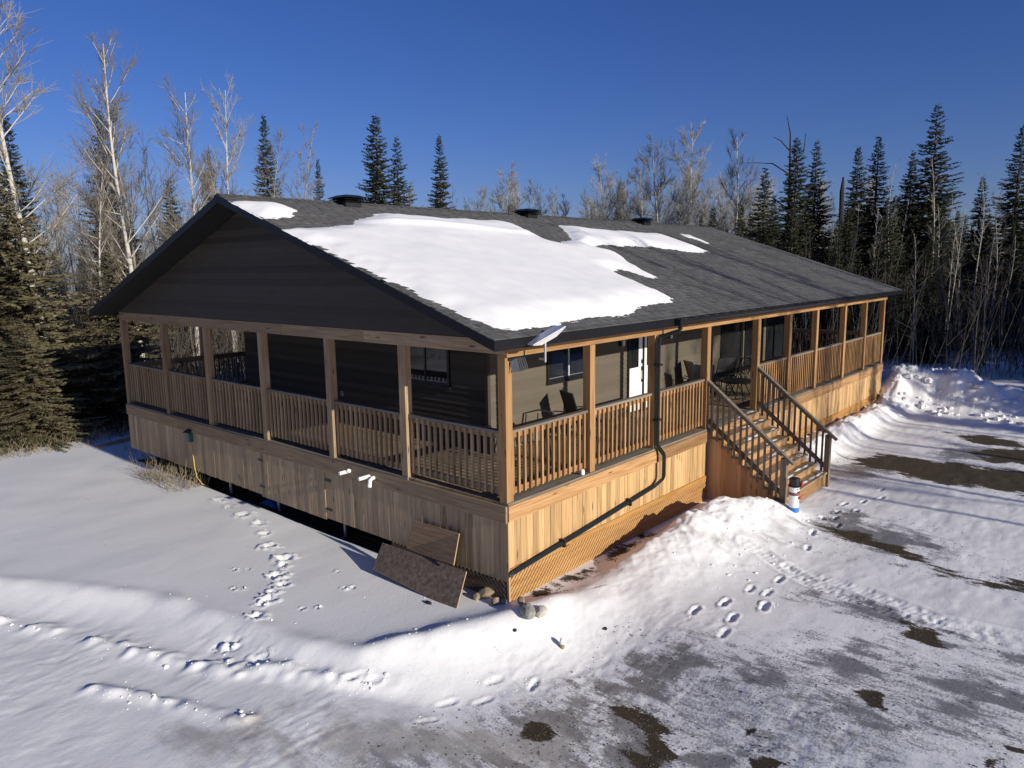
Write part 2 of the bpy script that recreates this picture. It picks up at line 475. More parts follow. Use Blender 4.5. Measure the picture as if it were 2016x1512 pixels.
def seg_dist(x, y, pts):
    """unsigned distance to an open polyline and the side (+ on its right hand) and the position along it (0..1)"""
    best = np.full(np.shape(x), 1e9); side = np.zeros(np.shape(x)); along = np.zeros(np.shape(x))
    n = len(pts) - 1
    for i in range(n):
        ax, ay = pts[i]; bx, by = pts[i + 1]
        dx, dy = bx - ax, by - ay; L2 = dx * dx + dy * dy
        t = np.clip(((x - ax) * dx + (y - ay) * dy) / L2, 0, 1)
        ex = x - ax - t * dx; ey = y - ay - t * dy
        d = np.hypot(ex, ey)
        m = d < best
        best = np.where(m, d, best)
        cr = (y - ay) * dx - (x - ax) * dy
        side = np.where(m, -np.sign(cr), side)
        along = np.where(m, (i + t) / n, along)
    return best, side, along

def poly_sd(x, y, pts):
    """signed distance to a polygon, negative inside"""
    d, _, _ = seg_dist(x, y, list(pts) + [pts[0]])
    inside = np.zeros(np.shape(x), bool)
    n = len(pts)
    for i in range(n):
        x0, y0 = pts[i]; x1, y1 = pts[(i + 1) % n]
        c = ((y0 > y) != (y1 > y)) & (x < (x1 - x0) * (y - y0) / (y1 - y0 + 1e-12) + x0)
        inside ^= c
    return np.where(inside, -d, d)

# plough bank that bounds the untouched snow beside the gable end
BANK = [(-9.0, 16.0), (-6.0, 9.8), (-4.6, 7.1), (-3.95, 6.0), (-3.40, 4.95), (-3.05, 4.2), (-2.85, 3.3), (-2.65, 2.3), (-2.48, 1.28), (-2.15, 0.60), (-1.65, 0.28), (-1.05, 0.05), (-0.45, -0.18), (0.1, -0.42), (0.9, -0.75)]
RIDGE = [(-6.0, 8.0), (-4.95, 5.6), (-4.66, 5.0), (-4.38, 4.28), (-4.13, 3.46), (-3.75, 2.5), (-3.35, 1.65), (-3.0, 1.15), (-2.65, 0.35), (-2.2, -0.1)]
RIDGE3 = [(-4.62, 2.6), (-4.45, 2.2), (-4.28, 1.8), (-4.15, 1.4), (-3.9, 0.85), (-3.75, 0.55)]
FEET = []     # (x, y, heading, length, width, depth)
PITS = []     # trail of broken snow (x, y, radius, depth)
TRACKS = []   # tyre tracks: polyline

def base_height(x, y):
    z = np.full(np.shape(x), -1.5)
    d, s, a = seg_dist(x, y, BANK)
    sd = d * s                                   # + on the ploughed side
    open_side = sstep(2.2, 0.2, x - 0.35 * np.minimum(y, 0))   # the bank fades out along the front of the house
    far = sstep(14, 9, y)
    apron = sstep(-3.0, -1.9, x)                 # the long sunny slope below the corner
    w = 0.5 + 0.35 * sstep(-1.5, -4, x) + 0.75 * apron
    z = z - (0.16 + 0.15 * apron) * sstep(-0.05, 1.0, sd / w) * open_side * far
    lump = 0.5 + 0.9 * (vnoise(x * 2.3, y * 2.3, 5) + 0.5)
    z = z + open_side * far * lump * (0.035 + 0.11 * sstep(-2.9, -1.2, x)) * np.exp(-((sd - 0.12) / (0.20 + 0.10 * sstep(-2.4, -1.0, x))) ** 2)
    # thinner ridges pushed up by the plough
    d2, s2, a2 = seg_dist(x + .16 * vnoise(x * 2.3, y * 2.3, 13) + .07 * vnoise(x * 8, y * 8, 15), y + .16 * vnoise(x * 2.3, y * 2.3, 14) + .07 * vnoise(x * 8, y * 8, 16), RIDGE)
    brk = sstep(-0.12, 0.25, vnoise(x * 2.1, y * 2.1, 11)) * 0.8 + 0.2
    z = z + 0.065 * brk * np.exp(-(d2 / 0.13) ** 2) * (0.65 + 0.9 * (vnoise(x * 7, y * 7, 3) + .5)) * sstep(7.5, 5.5, y)
    d3, s3, a3 = seg_dist(x + .14 * vnoise(x * 2.9, y * 2.9, 17), y + .14 * vnoise(x * 2.9, y * 2.9, 18), RIDGE3)
    z = z + 0.05 * np.exp(-(d3 / 0.10) ** 2) * (0.3 + 1.1 * (vnoise(x * 6, y * 6, 4) + .5))
    # heap thrown up in front of the lattice, left of the stairs
    cx = np.interp(x, [0.3, 1.5, 2.6, 3.6, 4.6, 5.3, 6.0, 6.5, 7.2], [0, .12, .32, .49, .54, .49, .35, .12, 0])
    yc = np.interp(x, [0, 3, 5, 6.2], [-0.75, -0.85, -0.95, -1.5])
    dy = y - yc
    prof = np.where(dy > 0, np.exp(-(dy / 0.36) ** 2), np.exp(-(dy / np.interp(x, [1, 4, 6], [0.65, 1.0, 0.6])) ** 2))
    z = z + cx * prof * (1 + 0.20 * fbm(x * 1.9, y * 1.9, 8, 4) + 0.10 * fbm(x * 7, y * 7, 9, 3)) * np.where((x > 6.08) & (y > -1.62), 0.25, 1)
    # heap along the skirt right of the stairs
    px = np.interp(x, [9.2, 10.2, 11.5, 13.5, 15.5, 17.5, 18.8, 19.6], [0, .22, .40, .42, .36, .34, .3, 0])
    z = z + px * np.where(y > -0.45, 1 - 0.35 * sstep(-0.4, 0.0, y), np.exp(-((y + 0.45) / 0.42) ** 2)) * (1 + 0.35 * fbm(x * 1.6, y * 1.6, 21, 3) + 0.25 * fbm(x * 6, y * 6, 22, 3)) * sstep(0.35, 0.05, y)
    # tall ploughed bank across the drive beyond the house
    bx = x - 19.9 - 0.25 * np.sin(y * 0.9) - 0.6 * vnoise(y * 0.5, y * 0 + 3, 31)
    hb = np.interp(y, [-16, -11, -6, -3.6, -2.4, -1.2, 0.2, 2.2, 4.2], [.4, .75, .65, .85, 1.15, 1.22, 1.12, .9, 0.0])
    pb = np.where(bx < 0, np.exp(-(bx / 0.85) ** 2), np.exp(-(bx / 1.6) ** 2))
    z = z + hb * pb * (1 + 0.30 * fbm(x * .8, y * .8, 41, 3)) * (1 + 0.34 * fbm(x * 2.6, y * 2.6, 43, 4))
    # gentle wind relief and far ground
    z = z + 0.035 * fbm(x * 0.45, y * 0.45, 51, 3)
    r = np.hypot(x - 6, y - 4)
    z = z + sstep(24, 60, r) * 0.9 * fbm(x * 0.06, y * 0.06, 61, 3)
    # bare hollow beneath the building
    under = sstep(-0.05, 0.5, x) * sstep(18.8, 18.3, x) * sstep(0.0, 0.5, y) * sstep(13.2, 12.7, y)
    return z * (1 - under) + under * -1.62

def height(x, y):
    z = base_height(x, y)
    for (fx, fy, hd, L, W, dp) in FEET:
        m = (np.abs(x - fx) < 0.5) & (np.abs(y - fy) < 0.5)
        if not m.any():
            continue
        c, s = math.cos(hd), math.sin(hd); L = L * .86; W = W * .88
        u = (x[m] - fx) * c + (y[m] - fy) * s
        v = -(x[m] - fx) * s + (y[m] - fy) * c
        waist = W * (1 - 0.22 * np.exp(-((u + 0.02) / (0.2 * L)) ** 2))
        q = ((np.abs(u) / (L * .5)) ** 2.6 + (np.abs(v) / (waist * .5)) ** 2.6) ** (1 / 2.6)
        z[m] += -dp * 0.55 * sstep(1.15, 0.65, q) * (1 + 0.6 * vnoise(x[m] * 30, y[m] * 30, 79)) + 0.30 * dp * np.exp(-((q - 1.30) / 0.22) ** 2) * (0.4 + 1.2 * (vnoise(x[m] * 12, y[m] * 12, 81) + .5))
    for (fx, fy, r, dp) in PITS:
        m = (np.abs(x - fx) < r * 3) & (np.abs(y - fy) < r * 3)
        if not m.any():
            continue
        q = np.hypot(x[m] - fx, (y[m] - fy)) / r
        q = q * (1 + 0.9 * vnoise(x[m] * 14, y[m] * 14, 77))
        z[m] += -dp * sstep(1.1, 0.55, q) + 0.55 * dp * np.exp(-((q - 1.35) / 0.3) ** 2) * (0.5 + 1.2 * (vnoise(x[m] * 16, y[m] * 16, 78) + .5))
    for pl in TRACKS:
        d, s, a = seg_dist(x, y, pl)
        m = d < 0.4
        tread = np.sin((x[m] * 0.35 + y[m]) * 2 * np.pi / 0.085 + 5 * d[m] * s[m])
        z[m] += sstep(0.17, 0.12, d[m]) * (-0.012 + 0.016 * vnoise(x[m] * 9, y[m] * 17, 80) + 0.003 * tread) + 0.012 * np.exp(-((d[m] - 0.19) / 0.04) ** 2)
    # trampled, crusty texture on the ploughed side only
    d, s, a = seg_dist(x, y, BANK)
    sd = d * s
    rough = sstep(-0.02, 0.35, sd) * sstep(5.0, 0.5, x) * sstep(11, 6, y)
    patchy = sstep(-0.05, 0.3, vnoise(x * 0.9, y * 0.9, 74) + 0.4 * vnoise(x * 3.1, y * 3.1, 75))
    rg = 1 - 2 * np.abs(fbm(x * 3.2 + y * 1.1, y * 6.5, 76, 3))
    z += 0.008 * fbm(x * 2.6, y * 5.0, 71, 3) * (0.2 + 0.5 * rough) + rough * patchy * (0.007 * rg + 0.005 * fbm(x * 15, y * 15, 72, 3))
    east = sstep(1.5, 5, x) * sstep(0.2, -0.6, y) * sstep(19, 17.5, x)
    z += east * 0.012 * fbm(x * 2.5 + y * 0.6, y * 5.0, 73, 3)
    return z
# ------------------------------------------------------------------ the ground: one sheet, fine where it is near
FEET += [(1.50, -2.17, .12, .33, .13, .045), (1.99, -2.39, .08, .33, .13, .045), (1.63, -2.67, .15, .32, .13, .045), (1.17, -2.76, .1, .32, .13, .03), (2.24, -2.87, .2, .34, .14, .05),
         (2.70, -2.73, .05, .3, .12, .03), (2.67, -2.48, .1, .3, .12, .03), (3.25, -2.69, .0, .3, .12, .04), (5.54, -2.39, .2, .3, .12, .045), (6.40, -2.28, .4, .3, .12, .04), (4.81, -2.56, .2, .3, .12, .04), (6.24, -2.61, .1, .3, .12, .04),
         (6.6, -2.45, .1, .28, .12, .04), (7.0, -2.35, .0, .28, .12, .045), (7.3, -2.62, .1, .28, .12, .04), (7.6, -2.30, -.1, .28, .12, .045), (8.0, -2.55, .0, .28, .12, .04), (8.5, -2.75, -.2, .28, .12, .035), (9.1, -2.6, -.1, .28, .12, .03),
         (-1.99, -.77, -.35, .32, .12, .022), (-1.66, -1.05, -.3, .30, .12, .02), (-1.30, -.90, -.3, .3, .12, .02), (-2.42, -.90, -.3, .3, .12, .02), (-1.01, -1.29, .3, .3, .12, .035), (-2.51, .29, -.6, .3, .14, .035), (-2.42, .12, -.7, .3, .14, .03)]
PITS += [(-.06, 10.78, 0.094, 0.023), (-.05, 9.74, 0.094, 0.023), (-.27, 8.01, 0.100, 0.028), (-.35, 7.4, 0.071, 0.023), (-.42, 6.69, 0.112, 0.033), (-.49, 5.99, 0.100, 0.038), (-.7, 5.4, 0.083, 0.028), (-.99, 4.79, 0.100, 0.047), (-1.13, 4.08, 0.112, 0.051), (-1.32, 3.83, 0.077, 0.042), (-1.61, 3.53, 0.100, 0.051), (-1.73, 3.19, 0.083, 0.042),
         (-2.0, 3.02, 0.071, 0.033), (-2.15, 2.85, 0.089, 0.047), (-2.33, 2.78, 0.065, 0.038), (-2.58, 2.46, 0.083, 0.042), (-3.17, 2.28, 0.077, -0.042), (-3.08, 2.16, 0.053, -0.028), (-3.05, 1.59, 0.089, 0.028), (-3.3, 1.9, 0.059, -0.023),
         (-1.9, 4.3, 0.035, 0.030), (-1.75, 4.15, 0.030, 0.030), (-2.3, 3.6, 0.035, 0.030), (-2.2, 3.5, 0.030, 0.030), (-1.2, 2.3, 0.035, 0.030), (-1.1, 2.2, 0.035, 0.030), (-.9, 2.9, 0.030, 0.030), (-2.0, 2.2, 0.030, 0.030), (-1.85, 2.05, 0.030, 0.030)]
TRACKS += [[(3.92, -1.86), (3.92, -2.13), (3.44, -3.12), (3.17, -4.26), (3.17, -5.06), (3.20, -5.81), (3.18, -7.5), (3.0, -12)],
           [(3.80, -2.68), (3.66, -3.79), (3.37, -4.84), (3.51, -5.77), (3.5, -8)]]
DIRT = [[(11.29, -1.32), (12.25, -1.59), (12.43, -2.48), (12.37, -3.58), (12.48, -4.73), (12.12, -5.54), (10.46, -5.67), (10.52, -4.96), (10.57, -4.18), (10.45, -3.43), (10.72, -2.44), (10.75, -1.77)],
        [(15.75, -2.37), (16.25, -3.28), (15.87, -4.34), (14.89, -4.45), (14.96, -3.13)],
        [(14.34, -3.35), (14.89, -4.45), (14.92, -4.91), (12.52, -5.14), (12.95, -4.68), (12.99, -4.00)],
        [(6.04, -2.36), (6.20, -2.76), (5.82, -3.66), (5.65, -4.16), (5.28, -4.81), (5.43, -5.55), (5.41, -5.95), (4.82, -6.00), (4.87, -5.62), (4.82, -5.09), (5.15, -4.49), (5.20, -3.89), (5.54, -3.25), (5.67, -2.70)],
        [(3.08, -4.32), (3.06, -4.90), (2.59, -4.94), (2.55, -4.71), (2.59, -4.46)],
        [(-0.78, -2.29), (-0.61, -2.53), (-0.67, -3.01), (-0.86, -2.98), (-0.80, -2.70)],
        [(-1.26, -2.84), (-0.98, -3.05), (-1.06, -3.28), (-1.41, -3.35), (-1.63, -3.10)],
        [(-0.27, -3.68), (-0.21, -3.80), (-0.24, -3.97), (-0.41, -3.77)],
        [(-0.52, -3.93), (-0.48, -4.13), (-0.57, -4.25), (-0.70, -4.06)],
        [(0.83, -4.57), (1.01, -4.73), (0.64, -4.89), (0.69, -4.73)],
        [(0.49, -5.77), (0.51, -5.95), (0.25, -5.93), (0.26, -5.82)],
        [(0.76, -5.98), (0.99, -6.12), (0.77, -6.15)],
        [(-1.61, -1.71), (-1.41, -1.81), (-1.47, -2.11), (-1.81, -2.02), (-1.92, -1.82)],
        [(0.35, -0.12), (1.2, -0.06), (2.3, -0.08), (3.6, -0.06), (3.6, -0.22), (2.3, -0.34), (1.2, -0.30), (0.5, -0.26)]]
ICE = [[(-1.05, -1.56), (-0.45, -1.66), (0.15, -2.03), (0.55, -2.47), (0.67, -2.89), (0.40, -2.96), (-0.24, -2.62), (-1.00, -2.26), (-1.60, -2.41), (-2.08, -2.24), (-2.19, -1.77), (-1.76, -1.53)],
       [(0.21, -3.12), (0.55, -3.41), (0.96, -3.92), (0.82, -4.26), (0.53, -4.46), (0.54, -4.77), (0.36, -4.72), (0.34, -4.42), (0.65, -4.03), (0.30, -3.64), (0.13, -3.22)],
       [(0.88, -4.89), (1.72, -5.17), (2.14, -5.35), (2.00, -5.68), (2.09, -5.94), (1.78, -6.17), (1.28, -5.87), (0.73, -5.50), (0.62, -5.25)],
       [(3.08, -3.10), (3.15, -3.59), (3.20, -3.92), (3.18, -4.51), (2.89, -4.26), (2.85, -3.75)],
       [(-0.77, -3.93), (-0.58, -4.01), (-0.77, -3.54), (-1.10, -3.36), (-1.10, -3.59)],
       [(2.6, -5.0), (3.0, -5.0), (2.9, -6.2), (2.5, -6.2)], [(-1.4, -2.5), (-0.9, -2.4), (-0.8, -3.0), (-1.3, -3.4), (-1.9, -2.9)], [(-2.2, -1.8), (-1.3, -1.7), (-1.2, -2.3), (-1.7, -2.8), (-2.5, -2.4)],
       [(-3.0, -0.9), (-2.3, -1.3), (-2.1, -1.9), (-2.7, -2.1), (-3.1, -1.5)], [(1.2, -3.6), (1.9, -4.2), (1.6, -4.7), (0.9, -4.4)],
       [(6.0, -2.2), (7.2, -2.6), (6.6, -3.6), (6.0, -4.4), (5.5, -3.5)], [(9.2, -1.4), (11.3, -1.2), (10.8, -2.4), (9.9, -2.0)], [(12.8, -3.0), (14.4, -3.0), (14.0, -4.2), (12.8, -4.2)]]
STAIN = [[(-4.59, 1.26), (-4.05, 0.84), (-3.48, 0.32), (-3.12, 0.05), (-2.97, -0.50), (-2.62, -0.94), (-2.42, -1.38), (-2.48, -1.82), (-2.86, -1.97), (-3.90, -0.73), (-4.37, 0.43)],
         [(-2.3, -1.3), (-1.4, -1.5), (-1.2, -2.2), (-2.2, -2.6), (-2.7, -1.9)], [(3.3, -1.2), (4.2, -1.6), (5.2, -2.0), (4.6, -2.5), (3.6, -2.0)]]

def axis_lines(spec):
    out = [spec[0][0]]
    for a, b, s0, s1 in spec:
        p = a
        while p < b - 1e-6:
            t = (p - a) / (b - a); st = s0 * (s1 / s0) ** t
            p = min(b, p + st)
            out.append(p)
    return np.array(out)

gx = axis_lines([(-900, -60, 220, 12), (-60, -12, 8, .6), (-12, -6, .5, .06), (-6, -2, .04, .028), (-2, 3.5, .028, .03), (3.5, 9, .03, .07), (9, 24, .07, .16), (24, 70, .4, 3), (70, 900, 6, 220)])
gy = axis_lines([(-900, -60, 220, 12), (-60, -14, 8, .6), (-14, -7.5, .5, .07), (-7.5, -5, .05, .03), (-5, 1.5, .025, .025), (1.5, 6, .03, .05), (6, 14, .06, .16), (14, 70, .3, 3), (70, 900, 6, 220)])
X, Y = np.meshgrid(gx, gy)
Z = height(X.ravel(), Y.ravel()).reshape(X.shape)
def region(polys, soft, amp, seed):
    x, y = X.ravel(), Y.ravel()
    out = np.zeros(x.shape)
    near = (x > -12) & (x < 24) & (y > -14) & (y < 12)
    xs, ys = x[near], y[near]
    acc = np.full(xs.shape, 0.0)
    nz = amp * fbm(xs * 4.2, ys * 2.0, seed, 4)
    for p in polys:
        sc = min(1.0, math.sqrt(max(0.05, (max(q[0] for q in p) - min(q[0] for q in p)) * (max(q[1] for q in p) - min(q[1] for q in p)))))
        d = poly_sd(xs, ys, p) + nz * (0.35 + 0.65 * sc)
        acc = np.maximum(acc, sstep(soft * sc, -soft * sc * 1.3, d))
    out[near] = acc
    return out
dirt = region(DIRT, 0.30, 0.42, 101)
xr, yr = X.ravel(), Y.ravel()
under = ((xr > 0.03) & (xr < 18.6) & (yr > 0.05) & (yr < 13.0))
dirt = np.where(under, 1.0, dirt)
ice = region(ICE, 0.48, 0.8, 111)
ice = np.maximum(ice, 0.46 * region([[(-2.6, -1.0), (-0.6, -1.5), (0.8, -2.2), (1.6, -3.4), (2.6, -4.6), (2.6, -6.4), (0.6, -6.4), (-1.0, -4.4), (-2.9, -2.6), (-4.0, -0.6)]], 0.5, 0.9, 115))
stain = region(STAIN, 0.45, 0.7, 121)
# forest litter shows through the thin snow under the trees
rr = np.hypot(xr - 6, yr - 4)
wood_floor = sstep(15.5, 19, yr) * sstep(-40, -6, xr) + sstep(22, 27, xr)
stain = np.maximum(stain, np.clip(wood_floor, 0, 1) * np.clip(0.62 + 1.2 * fbm(xr * .5, yr * .5, 131, 4), 0, 1) * 0.9)
edge_grass = np.exp(-((xr + 0.35) / 0.5) ** 2) * np.exp(-((yr - 10.4) / 1.3) ** 2)
stain = np.maximum(stain, edge_grass * (0.8 + fbm(xr * 3, yr * 3, 141, 3)))
_d, _s, _a = seg_dist(xr, yr, BANK)
field_dim = sstep(0.02, -0.35, _d * _s) * sstep(0.6, -0.4, xr + 0.0 * yr) * sstep(20, 16, yr) + 0.25 * fbm(xr * .8, yr * .8, 151, 3) * (xr < 0)
field_dim = np.clip(field_dim, 0, 1)
ny, nx = X.shape
idx = np.arange(nx * ny).reshape(ny, nx)
quads = np.stack([idx[:-1, :-1], idx[:-1, 1:], idx[1:, 1:], idx[1:, :-1]], -1).reshape(-1, 4)
me = bpy.data.meshes.new('ground')
me.vertices.add(nx * ny)
me.vertices.foreach_set('co', np.stack([X, Y, Z], -1).astype(np.float32).ravel())
me.loops.add(quads.size); me.polygons.add(len(quads))
me.loops.foreach_set('vertex_index', quads.astype(np.int32).ravel())
me.polygons.foreach_set('loop_start', np.arange(0, quads.size, 4, dtype=np.int32))
me.polygons.foreach_set('loop_total', np.full(len(quads), 4, dtype=np.int32))
me.polygons.foreach_set('use_smooth', np.ones(len(quads), dtype=bool))
me.update(calc_edges=True)
for nm, arr in (('dirt', dirt), ('ice', ice), ('stain', stain), ('field_dim', field_dim)):
    a = me.attributes.new(nm, 'FLOAT', 'POINT'); a.data.foreach_set('value', arr.astype(np.float32))
me.materials.append(M['ground'])
ground = put(bpy.data.objects.new('ground', me))
tag(ground, 'snow covered ground with icy driveway and bare patches', None, None, 'structure')
def gz(x, y):
    return float(height(np.array([float(x)]), np.array([float(y)]))[0])
def gz_base(x, y):
    return float(base_height(np.array([float(x)]), np.array([float(y)]))[0])
# ------------------------------------------------------------------ the house
rng = random.Random(11)
L, W = 18.72, 13.08                 # deck outline
HX0, HX1, HY0, HY1 = 1.90, 15.75, 2.11, 10.40     # house walls
EX0, EX1, EY0, EY1 = -0.5585, 19.28, -0.3225, 13.40   # roof outline
ZE, ZR, YR = 2.3968, 4.7176, 6.54
SLOPE = (ZR - ZE) / (YR - EY0)
BEAM = 2.13
house = thing('house', (9.4, 6.5, -1.5), 'single-storey dark house with wraparound cedar porch and patches of snow on its roof', 'house')
def part(name, at, parent=None):
    o = bpy.data.objects.new(name, None); o.empty_display_size = 0.2
    return put(o, parent or house, at)
def roof_z(y):
    return ZE + SLOPE * (y - EY0) if y <= YR else ZE + SLOPE * (EY1 - y) * (YR - EY0) / (EY1 - YR)

# --- foundation piers under the gable side and the posts beneath
for (x, y) in [(0.25, 12.75), (0.25, 10.9), (0.25, 8.45), (0.25, 6.5), (0.25, 4.25)]:
    m = MB(); m.tube([(x, y, -1.75), (x, y, -0.25)], 0.03, 8)
    m.build('pier', M['steel'], house)

# --- walls with lapped siding, one board object per course
def siding_profile(z0, e, proud=0.02):
    return [(0.002, z0), (proud, z0), (proud * 0.9, z0 + 0.012), (0.004, z0 + e), (0.002, z0 + e)]
def siding(wall, side, a0, a1, z0, z1, openings, mat, e=0.104):
    """courses on a wall; side '-y' or '-x'; openings = (a0, a1, z0, z1)"""
    z = z0
    while z < z1 - 0.02:
        h = min(e, z1 - z); zc = z + h / 2
        spans = [(a0, a1)]
        for (o0, o1, p0, p1) in openings:
            if p0 - 0.02 < zc < p1 + 0.02:
                nxt = []
                for s0, s1 in spans:
                    if o1 <= s0 or o0 >= s1: nxt.append((s0, s1))
                    else:
                        if o0 > s0: nxt.append((s0, o0))
                        if o1 < s1: nxt.append((o1, s1))
                spans = nxt
        for s0, s1 in spans:
            if s1 - s0 < 0.03: continue
            m = MB(); pr = siding_profile(z, h)
            if side == '-y': m.prism([(HY0 - d, zz) for d, zz in pr], (s0, s1), 'x')
            else: m.prism([(HX0 - d, zz) for d, zz in pr], (s0, s1), 'y')
            m.build('siding_board', mat, wall)
        z += e
ZW = 2.30
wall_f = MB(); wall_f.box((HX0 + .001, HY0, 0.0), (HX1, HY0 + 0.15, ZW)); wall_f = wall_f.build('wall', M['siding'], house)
wall_g = MB(); wall_g.box((HX0, HY0 + 0.151, 0.0), (HX0 + 0.15, HY1, ZW)); wall_g = wall_g.build('wall', M['siding_shaded'], house)
m = MB(); m.box((HX0 + .151, HY1 - 0.15, 0.0), (HX1, HY1 - .001, ZW)); m.build('wall', M['siding_shaded'], house)
m = MB(); m.box((HX1 - 0.15, HY0 + .151, 0.0), (HX1 - .001, HY1 - .151, ZW)); m.build('wall', M['siding_shaded'], house)
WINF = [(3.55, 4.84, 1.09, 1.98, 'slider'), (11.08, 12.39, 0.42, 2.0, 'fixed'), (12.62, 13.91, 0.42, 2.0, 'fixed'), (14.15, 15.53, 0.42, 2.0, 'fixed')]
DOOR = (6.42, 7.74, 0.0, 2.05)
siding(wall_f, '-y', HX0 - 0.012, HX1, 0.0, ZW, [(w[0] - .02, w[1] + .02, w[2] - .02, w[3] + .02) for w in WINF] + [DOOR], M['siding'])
siding(wall_g, '-x', HY0, HY1, 0.0, ZW, [(3.04, 4.29, 1.12, 1.98)], M['siding_shaded'])
for x in (HX0 - 0.03,):   # corner trim
    m = MB(); m.box((x, HY0 - 0.022, 0), (x + 0.07, HY0 + 0.05, ZW)); m.build('corner_trim', M['siding_shaded'], house)

def window(side, a0, a1, z0, z1, kind, frame_mat):
    """a framed window set in the wall: frame > panes, rails"""
    F = lambda lo, hi: ((lo[0], HY0 - hi[1], lo[2]), (hi[0], HY0 - lo[1], hi[2])) if side == '-y' else ((HX0 - hi[1], lo[0], lo[2]), (HX0 - lo[1], hi[0], hi[2]))
    t = 0.055
    m = MB()
    for lo, hi in (((a0, -.05, z0), (a0 + t, .035, z1)), ((a1 - t, -.05, z0), (a1, .035, z1)), ((a0 + t, -.05, z0), (a1 - t, .035, z0 + t)), ((a0 + t, -.05, z1 - t), (a1 - t, .035, z1))):
        m.box(*F(lo, hi))
    win = m.build('window', frame_mat, house)
    m = MB(); m.box(*F((a0 - .03, .0, z0 - .05), (a1 + .03, .055, z0 - .003))); m.build('sill', frame_mat, win)
    if kind == 'slider':
        c = (a0 + a1) / 2 + 0.06
        for p0, p1, d in ((a0 + t, c, .004), (c, a1 - t, .012)):
            m = MB(); m.box(*F((p0 + .002, d, z0 + t + .002), (p1 - .002, d + .006, z1 - t - .002))); m.build('pane', M['glass'], win)
        m = MB(); m.box(*F((c - .012, .004, z0 + t + .003), (c + .012, .026, z1 - t - .003))); m.build('meeting_rail', M['white'] if side == '-y' else frame_mat, win)
        m = MB(); m.box(*F((a0 + t + .002, .012, z0 + t + .003), (a1 - t - .002, .022, z0 + t + .018))); m.build('track', M['steel'], win)
    else:
        m = MB(); m.box(*F((a0 + t + .002, .004, z0 + t + .002), (a1 - t - .002, .010, z1 - t - .002))); m.build('pane', M['glass'], win)
    return win
for w in WINF: window('-y', *w, M['black'])
window('-x', 3.06, 4.27, 1.14, 1.96, 'slider', M['black'])

# --- double front door
door = part('door', (7.08, HY0, 0))
m = MB()
for lo, hi in (((6.42, HY0 - .05, .0), (6.478, HY0 + .05, 2.05)), ((7.682, HY0 - .05, .0), (7.74, HY0 + .05, 2.05)), ((6.478, HY0 - .05, 1.99), (7.682, HY0 + .05, 2.05)), ((7.045, HY0 - .05, 0), (7.105, HY0 + .05, 1.99)), ((6.478, HY0 - .06, 0), (7.045, HY0 + .05, .03)), ((7.105, HY0 - .06, 0), (7.682, HY0 + .05, .03))):
    m.box(lo, hi)
m.build('door_frame', M['black'], door)
for x0, x1, gl0, gl1 in ((6.48, 7.043, 6.50, 6.86), (7.107, 7.68, 7.235, 7.62)):
    m = MB(); m.box((x0 + .003, HY0 - .03, .032), (x1 - .003, HY0 + .01, 1.988)); m.build('door_leaf', M['white'], door)
    m = MB()
    for lo, hi in (((gl0, HY0 - .045, 1.03), (gl0 + .03, HY0 - .031, 1.9)), ((gl1 - .03, HY0 - .045, 1.03), (gl1, HY0 - .031, 1.9)), ((gl0 + .03, HY0 - .045, 1.03), (gl1 - .03, HY0 - .031, 1.06)), ((gl0 + .03, HY0 - .045, 1.87), (gl1 - .03, HY0 - .031, 1.9))): m.box(lo, hi)
    for k in range(1, 4):
        xx = gl0 + .03 + (gl1 - gl0 - .06) * k / 4
        m.box((xx - .004, HY0 - .042, 1.061), (xx + .004, HY0 - .0355, 1.869))
    m.build('glazing_frame', M['black'], door)
    m = MB(); m.box((gl0 + .031, HY0 - .035, 1.061), (gl1 - .031, HY0 - .0305, 1.869)); m.build('pane', M['glass'], door)
m = MB()
m.box((6.985, HY0 - .055, 1.10), (7.035, HY0 - .031, 1.19)); m.box((6.985, HY0 - .055, .94), (7.035, HY0 - .031, 1.03))
m.tube([(7.01, HY0 - .06, .96), (7.0, HY0 - .10, .90), (7.0, HY0 - .10, .78), (7.01, HY0 - .045, .72)], .012, 6); m.box((6.99, HY0 - .05, .67), (7.03, HY0 - .031, .735))
m.build('handle', M['black'], door)

# --- wall lamps, outlets
for x in (6.12, 8.22):
    lamp = part('wall_lamp', (x, HY0 - .05, 1.62))
    m = MB(); m.box((x - .05, HY0 - .035, 1.58), (x + .05, HY0 - .016, 1.74)); m.tube([(x, HY0 - .035, 1.74), (x, HY0 - .10, 1.76)], .012, 6)
    m.lathe([(.02, .0), (.075, -.03), (.075, -.05)], (x, HY0 - .10, 1.77), 10); m.build('bracket', M['black'], lamp)
    m = MB(); m.lathe([(.045, 0), (.055, .13), (.05, .14)], (x, HY0 - .10, 1.575), 10); m.build('lamp_glass', M['steel'], lamp)
m = MB(); m.lathe([(.0, 0), (.05, .02), (.062, .09), (.05, .17), (.0, .19)], (9.56, HY0 - .03, .58), 10); m.build('outlet_cover', M['white'], house)
m = MB(); m.box((HX0 - .03, 6.36, .61), (HX0 - .012, 6.46, .72)); m.build('outlet_cover', M['steel'], house)

